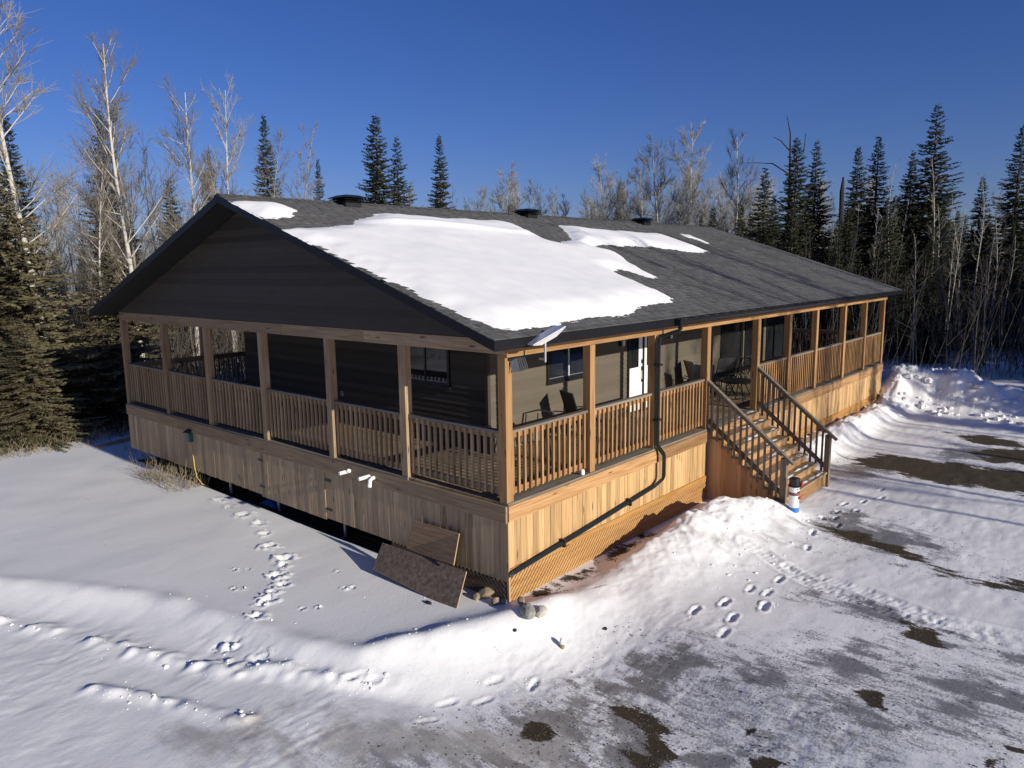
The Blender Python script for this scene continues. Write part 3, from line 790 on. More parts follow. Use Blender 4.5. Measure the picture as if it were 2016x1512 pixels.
# --- gable infill
gab = part('gable', (0.02, YR, 2.4))
z = 2.335; e = 0.118
while True:
    z1 = z + e
    def span(zz):   # underside of the roof at this height
        zz = zz + 0.17
        y0 = EY0 + (zz - ZE) / SLOPE
        return y0, EY1 - (zz - ZE) / SLOPE * (EY1 - YR) / (YR - EY0)
    a0, b0 = span(z); a1, b1 = span(min(z1, ZR - 0.18))
    a0 = max(a0, 0.0); b0 = min(b0, W); a1 = max(a1, 0.0); b1 = min(b1, W)
    if b1 - a1 < 0.3 or z > ZR - .25: break
    m = MB()
    m.add([(0.03, a0, z), (0.03, b0, z), (0.03, b1, z1), (0.03, a1, z1), (0.002, a0, z), (0.002, b0, z), (0.024, b1, z1), (0.024, a1, z1)],
          [(0, 1, 2, 3), (4, 7, 6, 5), (0, 4, 5, 1), (1, 5, 6, 2), (2, 6, 7, 3), (3, 7, 4, 0)])
    m.build('siding_board', M['siding_shaded'], gab)
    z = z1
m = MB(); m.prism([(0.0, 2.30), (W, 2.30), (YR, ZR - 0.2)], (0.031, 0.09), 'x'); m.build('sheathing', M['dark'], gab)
m = MB(); m.prism([(0.0, 2.30), (W, 2.30), (YR, ZR - 0.2)], (L - 0.09, L - 0.031), 'x'); m.build('gable', M['siding_shaded'], house)

# --- ceiling of the porch
m = MB(); m.box((0.16, 0.16, 2.31), (L - 0.16, W - 0.16, 2.33)); m.build('porch_ceiling', M['soffit'], house)

# --- roof: deck, fascia, soffits, shingles
T = 0.142
roof = part('roof', (9.36, YR, 3.5))
d = 0.016
m = MB(); m.prism([(EY0 + .03, ZE - .03), (YR, ZR - .026), (YR, ZR - .12), (EY0 + .03, ZE - .12)], (EX0 + .03, EX1 - .03), 'x'); m.build('roof_deck', M['dark'], roof)
m = MB(); m.prism([(EY1 - .03, ZE - .03), (YR + .001, ZR - .026), (YR + .001, ZR - .12), (EY1 - .03, ZE - .12)], (EX0 + .03, EX1 - .03), 'x'); m.build('roof_deck', M['shingle'], roof)
for x0, x1 in ((EX0, EX0 + .028), (EX1 - .028, EX1)):
    m = MB(); m.prism([(EY0, ZE - .012), (YR - .001, ZR - .012), (YR - .001, ZR - T - .012), (EY0, ZE - T - .012)], (x0, x1), 'x'); m.build('rake_board', M['fascia'], roof)
    m = MB(); m.prism([(EY1, ZE - .012), (YR + .001, ZR - .012), (YR + .001, ZR - T - .012), (EY1, ZE - T - .012)], (x0, x1), 'x'); m.build('rake_board', M['fascia'], roof)
for y0, y1 in ((EY0, EY0 + .028), (EY1 - .028, EY1)):
    m = MB(); m.box((EX0 + .029, y0, ZE - T - .012), (EX1 - .029, y1, ZE - .014)); m.build('fascia', M['fascia'], roof)
for a, b in ((EX0 + .03, 0.0), (L + 0.0, EX1 - .03)):   # soffits under the rakes
    m = MB(); m.prism([(EY0 + .03, ZE - T + .012), (YR, ZR - T + .008), (YR, ZR - T - .004), (EY0 + .03, ZE - T)], (a, b), 'x'); m.build('soffit', M['soffit'], roof)
    m = MB(); m.prism([(EY1 - .03, ZE - T + .012), (YR, ZR - T + .008), (YR, ZR - T - .004), (EY1 - .03, ZE - T)], (a, b), 'x'); m.build('soffit', M['soffit'], roof)
m = MB(); m.box((0.001, EY0 + .029, ZE - T), (L - .001, 0.158, ZE - T + .012)); m.build('soffit', M['soffit'], roof)
m = MB(); m.box((0.001, W - .158, ZE - T), (L - .001, EY1 - .029, ZE - T + .012)); m.build('soffit', M['soffit'], roof)

SNOW_A = [(-0.61,4.37),(-0.07,4.46),(0.49,4.59),(1.21,4.88),(1.84,5.38),(2.45,5.75),(2.80,5.77),(3.34,5.67),(4.12,5.58),(4.86,5.70),(5.91,5.68),(6.40,5.50),(6.46,5.13),(6.20,4.50),(6.10,4.05),(6.44,3.96),(7.29,4.30),(7.83,4.84),(8.35,5.44),(8.79,5.65),(9.21,5.53),(9.67,5.35),(10.94,5.36),(12.60,5.16),(12.90,4.65),(12.84,3.84),(13.02,3.45),(11.97,3.31),(11.47,3.52),(10.49,3.75),(9.08,3.83),(7.98,3.86),(7.34,3.79),(7.32,3.56),(7.69,3.22),(7.26,2.67),(6.96,2.15),(6.80,1.57),(6.46,1.59),(6.35,1.84),(6.27,2.03),(5.80,2.02),(5.64,1.63),(5.57,1.11),(5.63,0.74),(5.48,0.38),(4.99,0.33),(4.44,0.33),(3.74,0.17),(3.23,0.02),(2.55,-0.03),(1.72,-0.02),(1.24,-0.05),(0.94,-0.09),(0.59,-0.13),(0.17,-0.11),(-0.10,0.0),(-0.19,0.13),(-0.28,0.37),(-0.35,0.81),(-0.38,1.36),(-0.42,2.11),(-0.50,2.82),(-0.55,3.76)]
SNOW_B = [(-0.59,6.07),(-0.27,6.11),(0.19,6.12),(0.46,5.95),(0.52,5.68),(0.31,5.40),(0.02,5.11),(-0.45,5.00),(-0.58,5.16),(-0.60,5.62)]
SNOW_C = [(14.76,5.40),(15.22,5.27),(14.84,4.31),(14.47,4.21),(14.51,4.63),(14.40,5.02)]
NRM = Vector((0, -SLOPE, 1)).normalized(); UPS = Vector((0, 1, SLOPE)).normalized()
SLEN = math.hypot(YR - EY0, ZR - ZE)
def on_roof(x, s, h=0.0):
    return Vector((x, EY0, ZE - 0.012)) + UPS * s + NRM * h

def shingle_mb(w, tabs, m=None, x0=0.0, s0=0.0, tones=None, base=0.4):
    """one laminated shingle: a thin tilted strip with thicker tabs, butts towards the eave"""
    m = m or MB()
    def slab(xa, xb, sa, sb, ha, hb, th):
        P = [(xa, sa, ha - th), (xb, sa, ha - th), (xb, sb, hb - th), (xa, sb, hb - th), (xa, sa, ha), (xb, sa, ha), (xb, sb, hb), (xa, sb, hb)]
        m.add(P, [(4, 5, 6, 7), (0, 1, 5, 4), (1, 2, 6, 5), (3, 0, 4, 7)])
    slab(x0 + .002, x0 + w - .002, s0, s0 + .16, .009, .002, .008)
    if tones is not None: tones += [base] * 4
    for (a, b, tn) in tabs:
        slab(x0 + a, x0 + b, s0 - .004, s0 + .15, .0155, .005, .007)
        if tones is not None: tones += [tn] * 4
    return m
def rand_tabs(w, r, base):
    t = []; x = r.uniform(0.0, .1)
    while x < w - .08:
        q = r.uniform(.10, .26)
        t.append((x, min(x + q, w - .004), min(1, max(0, base + r.uniform(-.30, .30)))))
        x += q + r.uniform(.05, .22)
    return t
EXPO, SW = 0.142, 0.98
shingle_spots = []
ncourse = int(SLEN / EXPO)
for c in range(ncourse):
    off = (c * 0.37) % SW
    k = -1
    while True:
        xa = EX0 - 0.01 + off + k * SW; k += 1
        xb = min(xa + SW, EX1 + 0.01); xa = max(xa, EX0 - 0.01)
        if xa >= EX1 - 0.05: break
        if xb - xa > 0.05: shingle_spots.append((c, xa, xb - xa))
ctr = np.array([[on_roof(a + w / 2, c * EXPO + .07)[i] for i in range(3)] for c, a, w in shingle_spots])
cov = np.zeros(len(ctr), bool)
for P in (SNOW_A, SNOW_B, SNOW_C): cov |= poly_sd(ctr[:, 0], ctr[:, 1], P) < -0.35
dist = np.linalg.norm(ctr - np.array(CAM), axis=1)
score = np.where(cov, 1e6, dist) + np.where(np.array([w for _, _, w in shingle_spots]) < 0.5, 60, 0)
order = np.argsort(score)
single = set(order[:290].tolist())
R2 = Matrix((( 1, 0, 0), (0, UPS.y, NRM.y), (0, UPS.z, NRM.z)))
variants = []
for v in range(10):
    tones = []; bs = rng.uniform(.3, .6)
    mm = shingle_mb(SW, rand_tabs(SW, rng, bs), None, -SW / 2, 0, tones, bs - .08).mesh('shingle', M['shingle'])
    a = mm.attributes.new('tone', 'FLOAT', 'FACE'); a.data.foreach_set('value', tones)
    variants.append(mm)
rest = MB(); rest_t = []
for i, (c, xa, w) in enumerate(shingle_spots):
    if i in single and w > SW - .01:
        o = bpy.data.objects.new('shingle', rng.choice(variants))
        put(o, roof, on_roof(xa + w / 2, c * EXPO)); o.rotation_euler = (math.atan(SLOPE), 0, 0)
    else:
        if cov[i] : continue
        tones = []; bs = rng.uniform(.3, .6)
        q = shingle_mb(w, rand_tabs(w, rng, bs), None, xa, c * EXPO, tones, bs - .08)
        rest.add([on_roof(x, s, h) for x, s, h in q.v], q.f); rest_t += tones
cap = MB()
x = EX0
while x < EX1 - .05:      # ridge caps
    tn = rng.uniform(.2, .75); x2 = min(x + .15, EX1)
    rest.add([(x, YR - .14, ZR - .14 * SLOPE + .012), (x2, YR - .14, ZR - .14 * SLOPE + .006), (x2, YR, ZR + .008), (x, YR, ZR + .016), (x2, YR + .14, ZR - .14 * SLOPE + .006), (x, YR + .14, ZR - .14 * SLOPE + .012)], [(0, 1, 2, 3), (3, 2, 4, 5)])
    rest_t += [tn, tn]; x = x2
o = rest.build('shingle_field', M['shingle'], roof); o['kind'] = 'stuff'
a = o.data.attributes.new('tone', 'FLOAT', 'FACE'); a.data.foreach_set('value', rest_t)

# --- roof vents near the ridge
for x in (2.25, 8.13, 14.05):
    y = 6.38; z0 = roof_z(y)
    vent = part('roof_vent', (x, y, z0))
    m = MB(); m.box((x - .2, y - .2, z0 - .1), (x + .2, y + .2, z0 + .04)); m.build('vent_base', M['black'], vent)
    for k, (r, zz) in enumerate(((.27, .04), (.29, .085))):
        m = MB()
        r2 = r - .07
        m.add([(x - r, y - r, z0 + zz), (x + r, y - r, z0 + zz), (x + r, y + r, z0 + zz), (x - r, y + r, z0 + zz), (x - r2, y - r2, z0 + zz + .03), (x + r2, y - r2, z0 + zz + .03), (x + r2, y + r2, z0 + zz + .03), (x - r2, y + r2, z0 + zz + .03)],
              [(0, 3, 2, 1), (4, 5, 6, 7), (0, 1, 5, 4), (1, 2, 6, 5), (2, 3, 7, 6), (3, 0, 4, 7)])
        m.build('louver', M['black'], vent)
    m = MB(); r, r2 = .31, .17; zz = .125
    m.add([(x - r, y - r, z0 + zz), (x + r, y - r, z0 + zz), (x + r, y + r, z0 + zz), (x - r, y + r, z0 + zz), (x - r2, y - r2, z0 + zz + .06), (x + r2, y - r2, z0 + zz + .06), (x + r2, y + r2, z0 + zz + .06), (x - r2, y + r2, z0 + zz + .06)],
          [(0, 3, 2, 1), (4, 5, 6, 7), (0, 1, 5, 4), (1, 2, 6, 5), (2, 3, 7, 6), (3, 0, 4, 7)])
    m.build('vent_cap', M['black'], vent)

# --- gutter and downspout
gut = MB()
gx0 = 4.12
gut.prism([(EY0 - .002, ZE - .03), (EY0 - .002, ZE - .13), (EY0 - .07, ZE - .13), (EY0 - .115, ZE - .07), (EY0 - .12, ZE - .025), (EY0 - .108, ZE - .025), (EY0 - .104, ZE - .065), (EY0 - .065, ZE - .118), (EY0 - .014, ZE - .118), (EY0 - .014, ZE - .03)], (gx0, EX1 + .01), 'x')
gut.box((gx0 - .006, EY0 - .12, ZE - .13), (gx0, EY0 - .002, ZE - .025))
gutter = gut.build('gutter', M['fascia'], house)
m = MB(); x = gx0 + .2
while x < EX1:
    m.box((x, EY0 - .112, ZE - .028), (x + .03, EY0 - .02, ZE - .020)); x += .42
o = m.build('gutter_bracket', M['steel'], gutter); o['kind'] = 'stuff'
m = MB(); q = math.pi / 4
m.tube([(4.22, EY0 - .06, ZE - .125), (4.22, EY0 - .06, ZE - .20), (4.20, EY0 - .05, ZE - .235), (4.09, -.075, ZE - .345), (4.06, -.06, ZE - .39), (4.05, -.055, 1.9), (4.06, -.055, .10), (4.07, -.065, .05), (4.12, -.155, -.09), (4.125, -.165, -.13), (4.125, -.165, -.50), (4.105, -.155, -.555), (4.0, -.09, -.645), (3.93, -.075, -.675), (2.0, -.075, -.855), (0.02, -.075, -1.02), (-.03, -.06, -1.06)], .042, 4, True, q)
dsp = m.build('downspout', M['pipe'], house)
for (x, y, z, dx, dy, dz) in ((4.05, -.055, 1.55, .06, .058, .018), (4.05, -.055, .55, .06, .058, .018), (3.1, -.075, -.752, .02, .045, .062), (1.2, -.075, -.921, .02, .045, .062)):
    m = MB(); m.box((x - dx, y - dy, z - dz), (x + dx, y + dy, z + dz)); m.build('strap', M['black'], dsp)

# --- posts and beams
PX = [0.075, 2.10, 4.09, 6.15, 8.62, 10.5, 12.39, 14.69, 16.69, 18.645]
PY = [0.075, 2.20, 4.19, 6.40, 8.64, 10.72, 13.005]
H = 0.07
posts = [(x, H + .005) for x in PX] + [(H + .005, y) for y in PY[1:]] + [(x, W - H - .005) for x in PX[1:]] + [(L - H - .005, y) for y in PY[1:-1]]
for x, y in posts:
    box('post', house, (x - H, y - H, -0.04), (x + H, y + H, BEAM - (.041 if y < 1 else 0)), M['post_z'] if y < 1 else M['aged_z'])
xs = [0.0, 4.6, 9.3, 14.0, L]
for i in range(4):
    box('beam', house, (xs[i] + .002, -.035, BEAM - .04), (xs[i + 1] - .002, .15, BEAM + .09), M['post_x'])
    box('beam', house, (xs[i] + .152 * (i == 0) + .002, W - .15, BEAM), (xs[i + 1] - .002, W - .01, BEAM + .17), M['aged_x'])
ys = [0.152, 3.1, 5.6, 8.58, W - .152]
for i in range(4):
    dx = [-.004, .0, -.003, .012][i]
    box('beam', house, (dx, ys[i] + .002 if i else .0, BEAM), (.15, ys[i + 1] - .002 if i < 3 else W, BEAM + .198), M['aged_y'])
box('beam', house, (L - .15, .152, BEAM), (L, W - .152, BEAM + .17), M['aged_y'])

# --- deck
deck = part('deck', (9.36, 6.5, 0))
bw = 0.139
y = 0.0; k = 0
while y < HY0 - .02:
    y2 = min(y + bw, HY0 - .004)
    xs_ = [0, 4.88, 9.76, 14.6, L] if k % 2 else [0, 2.44, 7.3, 12.2, 17.0, L]
    for i in range(len(xs_) - 1):
        zt = rng.uniform(-.003, .0)
        if y < .01: zt = 0.002
        box('deck_board', deck, (xs_[i] + .002, y - (.02 if y < .01 else 0), -.036 + zt), (xs_[i + 1] - .002, y2 - .006, zt), M['ledge_x'] if y < .16 else M['deck_x'])
    y += bw; k += 1
x = 0.0; k = 0
while x < HX0 - .02:
    x2 = min(x + bw, HX0 - .004)
    ys_ = [HY0, 6.0, 10.5, W] if k % 2 else [HY0, 4.2, 8.6, W]
    for i in range(3):
        zt = rng.uniform(-.003, .0)
        box('deck_board', deck, (x - (.02 if x < .01 else 0), ys_[i] + .002, -.036 + zt), (x2 - .006, ys_[i + 1] - .002, zt), M['ledge_y'] if x < .16 else M['deck_y'])
    x += bw; k += 1
m = MB(); m.box((HX0, HY1, -.036), (L, W, -.002)); m.box((HX1, HY0, -.036), (L, HY1 - .002, -.003)); m.build('deck_floor', M['deck_x'], deck)
for k in range(7):       # joists that carry the boards
    m = MB(); m.box((.1, .3 + k * .28, -.2), (L - .1, .34 + k * .28, -.04)); m.build('joist', M['aged_x'], deck)
m = MB(); m.box((.06, .12, -.26), (.10, W - .1, -.04)); m.build('joist', M['aged_y'], deck)

# --- rim boards, skirt planks, trim and lattice
for i, (a, b) in enumerate(((0.0, 4.10), (4.14, 6.10), (8.62, 13.5), (13.5, L))):
    box('rim_board', house, (a + .002, -.03, -.268), (b - .002, .008, -.040), M['cedar_x'])
for a, b in ((0.0, 3.2), (3.2, 6.55), (6.55, 10.2), (10.2, W)):
    box('rim_board', house, (-.034, a + .002, -.285), (.004, b - .002, -.040), M['aged_y'])
x = 0.004
while x < L - .02:
    w = rng.choice([.138, .138, .14, .09 if rng.random() < .12 else .138])
    if x + w < 6.13 or x > 8.58:
        w = min(w, L - x)
        j = rng.uniform(0, .004)
        box('skirt_plank', house, (x + .002, -.004 - j, -.972), (x + w - .003, .014 - j, -.270), M['plank'])
    x += w
for a, b in ((0.0, 6.12), (8.6, L)):
    x = a
    while x < b - .05:
        x2 = min(x + 2.44, b)
        box('trim_board', house, (x + .002, -.022, -1.062), (x2 - .002, .014, -.974), M['trim_x']); x = x2
y = 0.004
while y < W - .02:
    w = rng.choice([.138, .14, .136]); w = min(w, W - y)
    zb = -1.175 + rng.uniform(-.006, .006)
    if 4.35 < y < 6.6: zb = -1.205
    if y < 4.3: zb = -1.18
    j = rng.uniform(0, .005) + (.012 if 4.35 < y < 6.6 else 0)
    box('skirt_plank', house, (-.004 - j, y + .002, round(zb, 2)), (.014 - j, y + w - .0035, -.288), M['plank_aged'])
    y += w
for y in (4.33, 6.62):        # hinged access panel
    for z in (-.45, -1.0):
        m = MB(); m.box((-.026, y - .09, z - .02), (-.016, y + .09, z + .02)); m.build('hinge', M['black'], house)
def lattice(a, b, z0, z1, plane, mat, name):
    """two crossed layers of thin slats clipped to the rectangle"""
    m = MB(); sp = .084; w = .040
    def clip(p, q):
        (a0, z0_), (a1, z1_) = p, q
        t0, t1 = 0.0, 1.0
        for d, lo, hi, s in ((a1 - a0, a, b, a0), (z1_ - z0_, z0, z1, z0_)):
            if abs(d) < 1e-9: continue
            u0, u1 = (lo - s) / d, (hi - s) / d
            if u0 > u1: u0, u1 = u1, u0
            t0, t1 = max(t0, u0), min(t1, u1)
        return None if t1 - t0 < 1e-3 else ((a0 + (a1 - a0) * t0, z0_ + (z1_ - z0_) * t0), (a0 + (a1 - a0) * t1, z0_ + (z1_ - z0_) * t1))
    h = z1 - z0
    for layer, sg in ((0, 1), (1, -1)):
        s = a - h
        while s < b + h:
            c = clip((s, z0), (s + h, z1)) if sg > 0 else clip((s + h, z0), (s, z1))
            s += sp
            if not c: continue
            (p0, q0), (p1, q1) = c
            if plane == 'y':
                yy = -.010 if layer == 0 else .002
                m.bar((p0, yy, q0), (p1, yy, q1), .010, w, (1, 0, -sg)) if False else m.bar((p0, yy, q0), (p1, yy, q1), w, .008, (0, 1, 0))
            else:
                xx = -.010 if layer == 0 else .002
                m.bar((xx, p0, q0), (xx, p1, q1), w, .008, (1, 0, 0))
    o = m.build(name, mat, house); o['kind'] = 'stuff'
lattice(0.0, 6.12, -1.62, -1.062, 'y', M['lattice'], 'lattice')
lattice(8.62, L, -1.62, -1.062, 'y', M['lattice'], 'lattice')
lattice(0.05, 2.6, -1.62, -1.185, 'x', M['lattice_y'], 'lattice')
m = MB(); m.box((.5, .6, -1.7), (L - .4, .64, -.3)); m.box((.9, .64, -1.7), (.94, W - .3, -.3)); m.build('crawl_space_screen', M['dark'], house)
m = MB(); m.box((-.012, -.02, -1.62), (.02, .02, -.29)); m.build('corner_trim', M['plank'], house)

# --- railings, one section per bay
BZ0, BZ1 = 0.075, 0.985
def rail_bay(a, b, axis, sign, fixed, mats, singles=True):
    """a bay between posts at a and b; fixed = the outer face line of the balusters; sign = towards the house"""
    mr, mb, mc = mats
    F = (lambda p, q, z: (p, fixed + sign * q, z)) if axis == 'x' else (lambda p, q, z: (fixed + sign * q, p, z))
    def bx(name, parent, p0, p1, q0, q1, z0, z1, mat):
        A = F(p0, q0, z0); B = F(p1, q1, z1)
        return box(name, parent, [min(A[i], B[i]) for i in range(3)], [max(A[i], B[i]) for i in range(3)], mat)
    sec = part('railing', F((a + b) / 2, 0.05, 0.5))
    bx('top_rail', sec, a, b, -.006, .094, .986, 1.026, mc)
    bx('upper_rail', sec, a, b, .041, .079, .895, .984, mr)
    bx('bottom_rail', sec, a, b, .041, .079, .075, .164, mr)
    n = max(2, round((b - a) / .132))
    if singles:
        for k in range(n):
            c = a + (b - a) * (k + .5) / n
            bx('baluster', sec, c - .019, c + .019, .001, .039, BZ0, BZ1, mb)
    else:
        m = MB()
        for k in range(n):
            c = a + (b - a) * (k + .5) / n
            A = F(c - .019, .001, BZ0); B = F(c + .019, .039, BZ1)
            m.box([min(A[i], B[i]) for i in range(3)], [max(A[i], B[i]) for i in range(3)])
        o = m.build('baluster', mb, sec); o['kind'] = 'stuff'
    return sec
CED = (M['cedar_x'], M['cedar_z'], M['ledge_x'])
AGE = (M['aged_y'], M['aged_z'], M['ledge_y'])
for i in range(len(PX) - 1):
    if i != 3: rail_bay(PX[i] + H, PX[i + 1] - H, 'x', 1, .055, CED)
for i in range(len(PY) - 1): rail_bay(PY[i] + H, PY[i + 1] - H, 'y', 1, .055, AGE)
PXR = PX
for i in range(len(PX) - 1): rail_bay(PX[i] + H, PX[i + 1] - H, 'x', -1, W - .055, (M['aged_x'], M['aged_z'], M['ledge_x']), False)
for i in range(len(PY) - 1): rail_bay(PY[i] + H, PY[i + 1] - H, 'y', -1, L - .055, AGE, False)

# --- front stairs
st = part('staircase', (7.38, -.9, -1.4))
SX0, SX1 = 6.22, 8.55
RISE, RUN = .166, .218
for k in range(8):
    zt = -.004 - RISE * k; yf = -.11 - RUN * k
    box('tread', st, (SX0 - .05, yf, zt - .038), (SX1 + .05, yf + RUN + (.09 if k == 0 else .03), zt), M['deck_x'])
    box('riser', st, (SX0 + .02, yf + .028, zt - RISE - (.12 if k == 7 else 0) + .001), (SX1 - .02, yf + .046, zt - .039), M['cedar_x'])
    # the closed side: vertical boards beneath each tread
    for q in range(2):
        ya = yf + .03 + RUN * .5 * q
        for xx in (SX0 - .012, SX1 - .006):
            box('side_plank', st, (xx, ya + .001, -1.56), (xx + .018, ya + RUN * .5 - .002, round(zt - .04, 3)), M['redwood'])
for xx in (6.15, 8.62):
    y1, z1 = -1.78, -.445
    box('newel_post', st, (xx - .055, -1.66, -1.56), (xx + .055, -1.55, -.36), M['ledge_z'])
    m = MB(); m.bar((xx, .0, .985), (xx, y1, z1), .10, .038); m.build('handrail', M['ledge_x'], st)
    sl = (.985 - z1) / 1.78
    m = MB(); m.bar((xx, -.02, .985 - .05), (xx, -1.56, .935 - 1.54 * sl), .034, .075); m.build('upper_rail', M['ledge_z'], st)
    m = MB(); m.bar((xx, -.02, .18), (xx, -1.56, .18 - 1.54 * sl), .034, .085); m.build('bottom_rail', M['ledge_z'], st)
    for k in range(12):
        yy = -.11 - k * .124
        zt = .985 + (yy) * sl
        off = -.036 if xx < 7 else .036
        box('baluster', st, (xx + off - .017, yy - .019, round(zt - 1.02, 3)), (xx + off + .017, yy + .019, round(zt - .02, 3)), M['ledge_z'])
snow_t = MB()
for k in range(8):       # wind-blown snow left on the treads
    zt = -.004 - RISE * k; yf = -.11 - RUN * k
    for q in range(5):
        xa = SX0 + rng.uniform(.25, 2.0); w = rng.uniform(.15, .6)
        if xa + w > SX1: w = SX1 - xa
        ya = yf + rng.uniform(.02, .10); h = rng.uniform(.012, .03); dp = rng.uniform(.05, .10)
        n = 8
        ring = [(xa + w / 2 + w / 2 * math.cos(2 * math.pi * i / n) * rng.uniform(.8, 1.1), ya + dp / 2 + dp / 2 * math.sin(2 * math.pi * i / n) * rng.uniform(.7, 1.2), zt - .002) for i in range(n)]
        snow_t.add(ring + [(xa + w * .45, ya + dp * .55, zt + h)], [(i, (i + 1) % n, n) for i in range(n)])
o = snow_t.build('stair_snow', M['snow'], st, smooth=True); o['kind'] = 'stuff'

# --- small fittings on the gable side
for (y, z) in ((3.62, -.14), (3.08, -.14), (2.96, -.145)):
    m = MB()
    if y < 3: m.tube([(.0, y, z), (-.07, y, z), (-.12, y, z - .03), (-.135, y, z - .14)], [.034, .034, .034, .036], 10)
    else:
        m.tube([(.0, y, z), (-.24, y + .03, z - .012)], .034, 10)
        if y > 3.5: m.tube([(-.10, y - .055, z + .028), (-.10, y + .075, z - .028)], .03, 8)
    m.build('vent_pipe', M['pvc'], house)
# floodlight at the corner post
fl = part('flood_light', (.2, -.03, 1.99))
m = MB(); m.box((.06, -.03, 2.04), (.34, .04, 2.10)); m.bar((.20, -.0, 2.05), (.20, -.10, 1.98), .05, .05); m.build('bracket', M['black'], fl)
m = MB()
for k in range(5): m.bar((.10 + k * .045, -.06, 2.05), (.085 + k * .045, -.13, 1.90), .006, .12, (0, 1, 0.4))
m.bar((.085, -.02, 1.965), (.30, -.02, 1.965), .15, .02, (0, 1, .6)); m.build('lamp_head', M['steel'], fl)
# black cable hanging from the skirt beside the stairs
m = MB(); m.tube([(8.75, -.05, -.55), (9.2, -.06, -.95), (9.0, -.06, -1.15), (8.72, -.08, -1.20)], .012, 6); m.build('cable', M['black'], house)

# --- snow on the roof: three patches that one could count
def snow_patch(poly, label, thick, cell=.07):
    xs0, xs1 = min(p[0] for p in poly), max(p[0] for p in poly); ys0, ys1 = min(p[1] for p in poly), max(p[1] for p in poly)
    ax = np.arange(xs0 - .15, xs1 + .15, cell); ay = np.arange(ys0 - .15, ys1 + .15, cell)
    gx_, gy_ = np.meshgrid(ax, ay)
    sd = poly_sd(gx_.ravel(), gy_.ravel(), poly).reshape(gx_.shape) + .13 * fbm(gx_ * 2.6, gy_ * 2.6, 201, 4)
    t = np.clip(-sd / .62, 0, 1)
    h = thick * (t * (2 - t)) * (1 + .35 * fbm(gx_ * .55, gy_ * .55, 211, 2)) + .012 * np.clip(-sd / .1, 0, 1) * fbm(gx_ * 2, gy_ * 2, 221, 2) - .01
    # a long drift crease across the slope
    crest = 3.0 + .28 * (gx_ - 1.5) - .05 * (gx_ - 3) ** 2
    h += .05 * t * np.exp(-((gy_ - 4.85 + .16 * np.maximum(gx_ - 2.5, 0)) / .16) ** 2) * (gx_ > 1.2) * (gx_ < 6.8)
    keep = sd < .02
    vid = -np.ones(gx_.shape, int); m = MB()
    use = np.zeros_like(keep)
    use[:-1, :-1] |= keep[:-1, :-1]; quad = keep[:-1, :-1] | keep[1:, :-1] | keep[:-1, 1:] | keep[1:, 1:]
    for j, i in zip(*np.nonzero(quad)):
        q = []
        for dj, di in ((0, 0), (0, 1), (1, 1), (1, 0)):
            if vid[j + dj, i + di] < 0:
                vid[j + dj, i + di] = len(m.v)
                x, y = gx_[j + dj, i + di], gy_[j + dj, i + di]
                x = max(x, EX0 - .02 - .03 * (rng.random()))
                P = Vector((x, y, ZE + SLOPE * (y - EY0))) + NRM * float(max(h[j + dj, i + di], -.012))
                m.v.append((P.x, P.y, P.z))
            q.append(vid[j + dj, i + di])
        m.f.append(tuple(q)); m.mi.append(0)
    o = m.build('roof_snow', M['snow'], None, smooth=True)
    return tag(o, label, 'snow', 'snow left lying on the shingle roof')
snow_patch(SNOW_A, 'largest snow sheet on the roof, reaching from the gable rake to beyond the middle', .13)
snow_patch(SNOW_B, 'small rounded snow patch at the gable peak, above the big snow sheet', .12)
snow_patch(SNOW_C, 'thin sliver of snow near the far end of the ridge', .06)
# ------------------------------------------------------------------ things around the house
# satellite dish on a short mast in front of the eave
dc = Vector((.30, -.46, 2.39))
dish = thing('satellite_dish', (.36, -.40, 2.0), 'flat rectangular satellite dish tilted on a mast at the eave corner', 'satellite dish')
m = MB(); m.tube([(.36, -.42, 2.02), (.36, -.42, 2.34)], .017, 8); m.bar((.36, -.32, 2.06), (.36, -.42, 2.06), .03, .03); m.build('mast', M['steel'], dish)
ux = Vector((.815, -.39, .425)).normalized(); nrm = Vector((-.55, .31, .78)); nrm = (nrm - ux * nrm.dot(ux)).normalized(); uy = nrm.cross(ux)
hw, hh = .27, .17
m = MB()
c4 = [dc + ux * hw * a + uy * hh * b for a, b in ((-1, -1), (1, -1), (1, 1), (-1, 1))]
back = [dc - nrm * .075 + ux * hw * a * .45 + uy * hh * b * .45 for a, b in ((-1, -1), (1, -1), (1, 1), (-1, 1))]
m.add(c4 + back, [(4, 7, 6, 5), (0, 4, 5, 1), (1, 5, 6, 2), (2, 6, 7, 3), (3, 7, 4, 0)]); m.build('shell', M['white'], dish)
m = MB(); m.add([p + nrm * .004 for p in c4] + [p + nrm * .012 for p in [dc + (q - dc) * .985 for q in c4]], [(4, 5, 6, 7), (0, 1, 5, 4), (1, 2, 6, 5), (2, 3, 7, 6), (3, 0, 4, 7)]); m.build('panel', M['pvc'], dish)

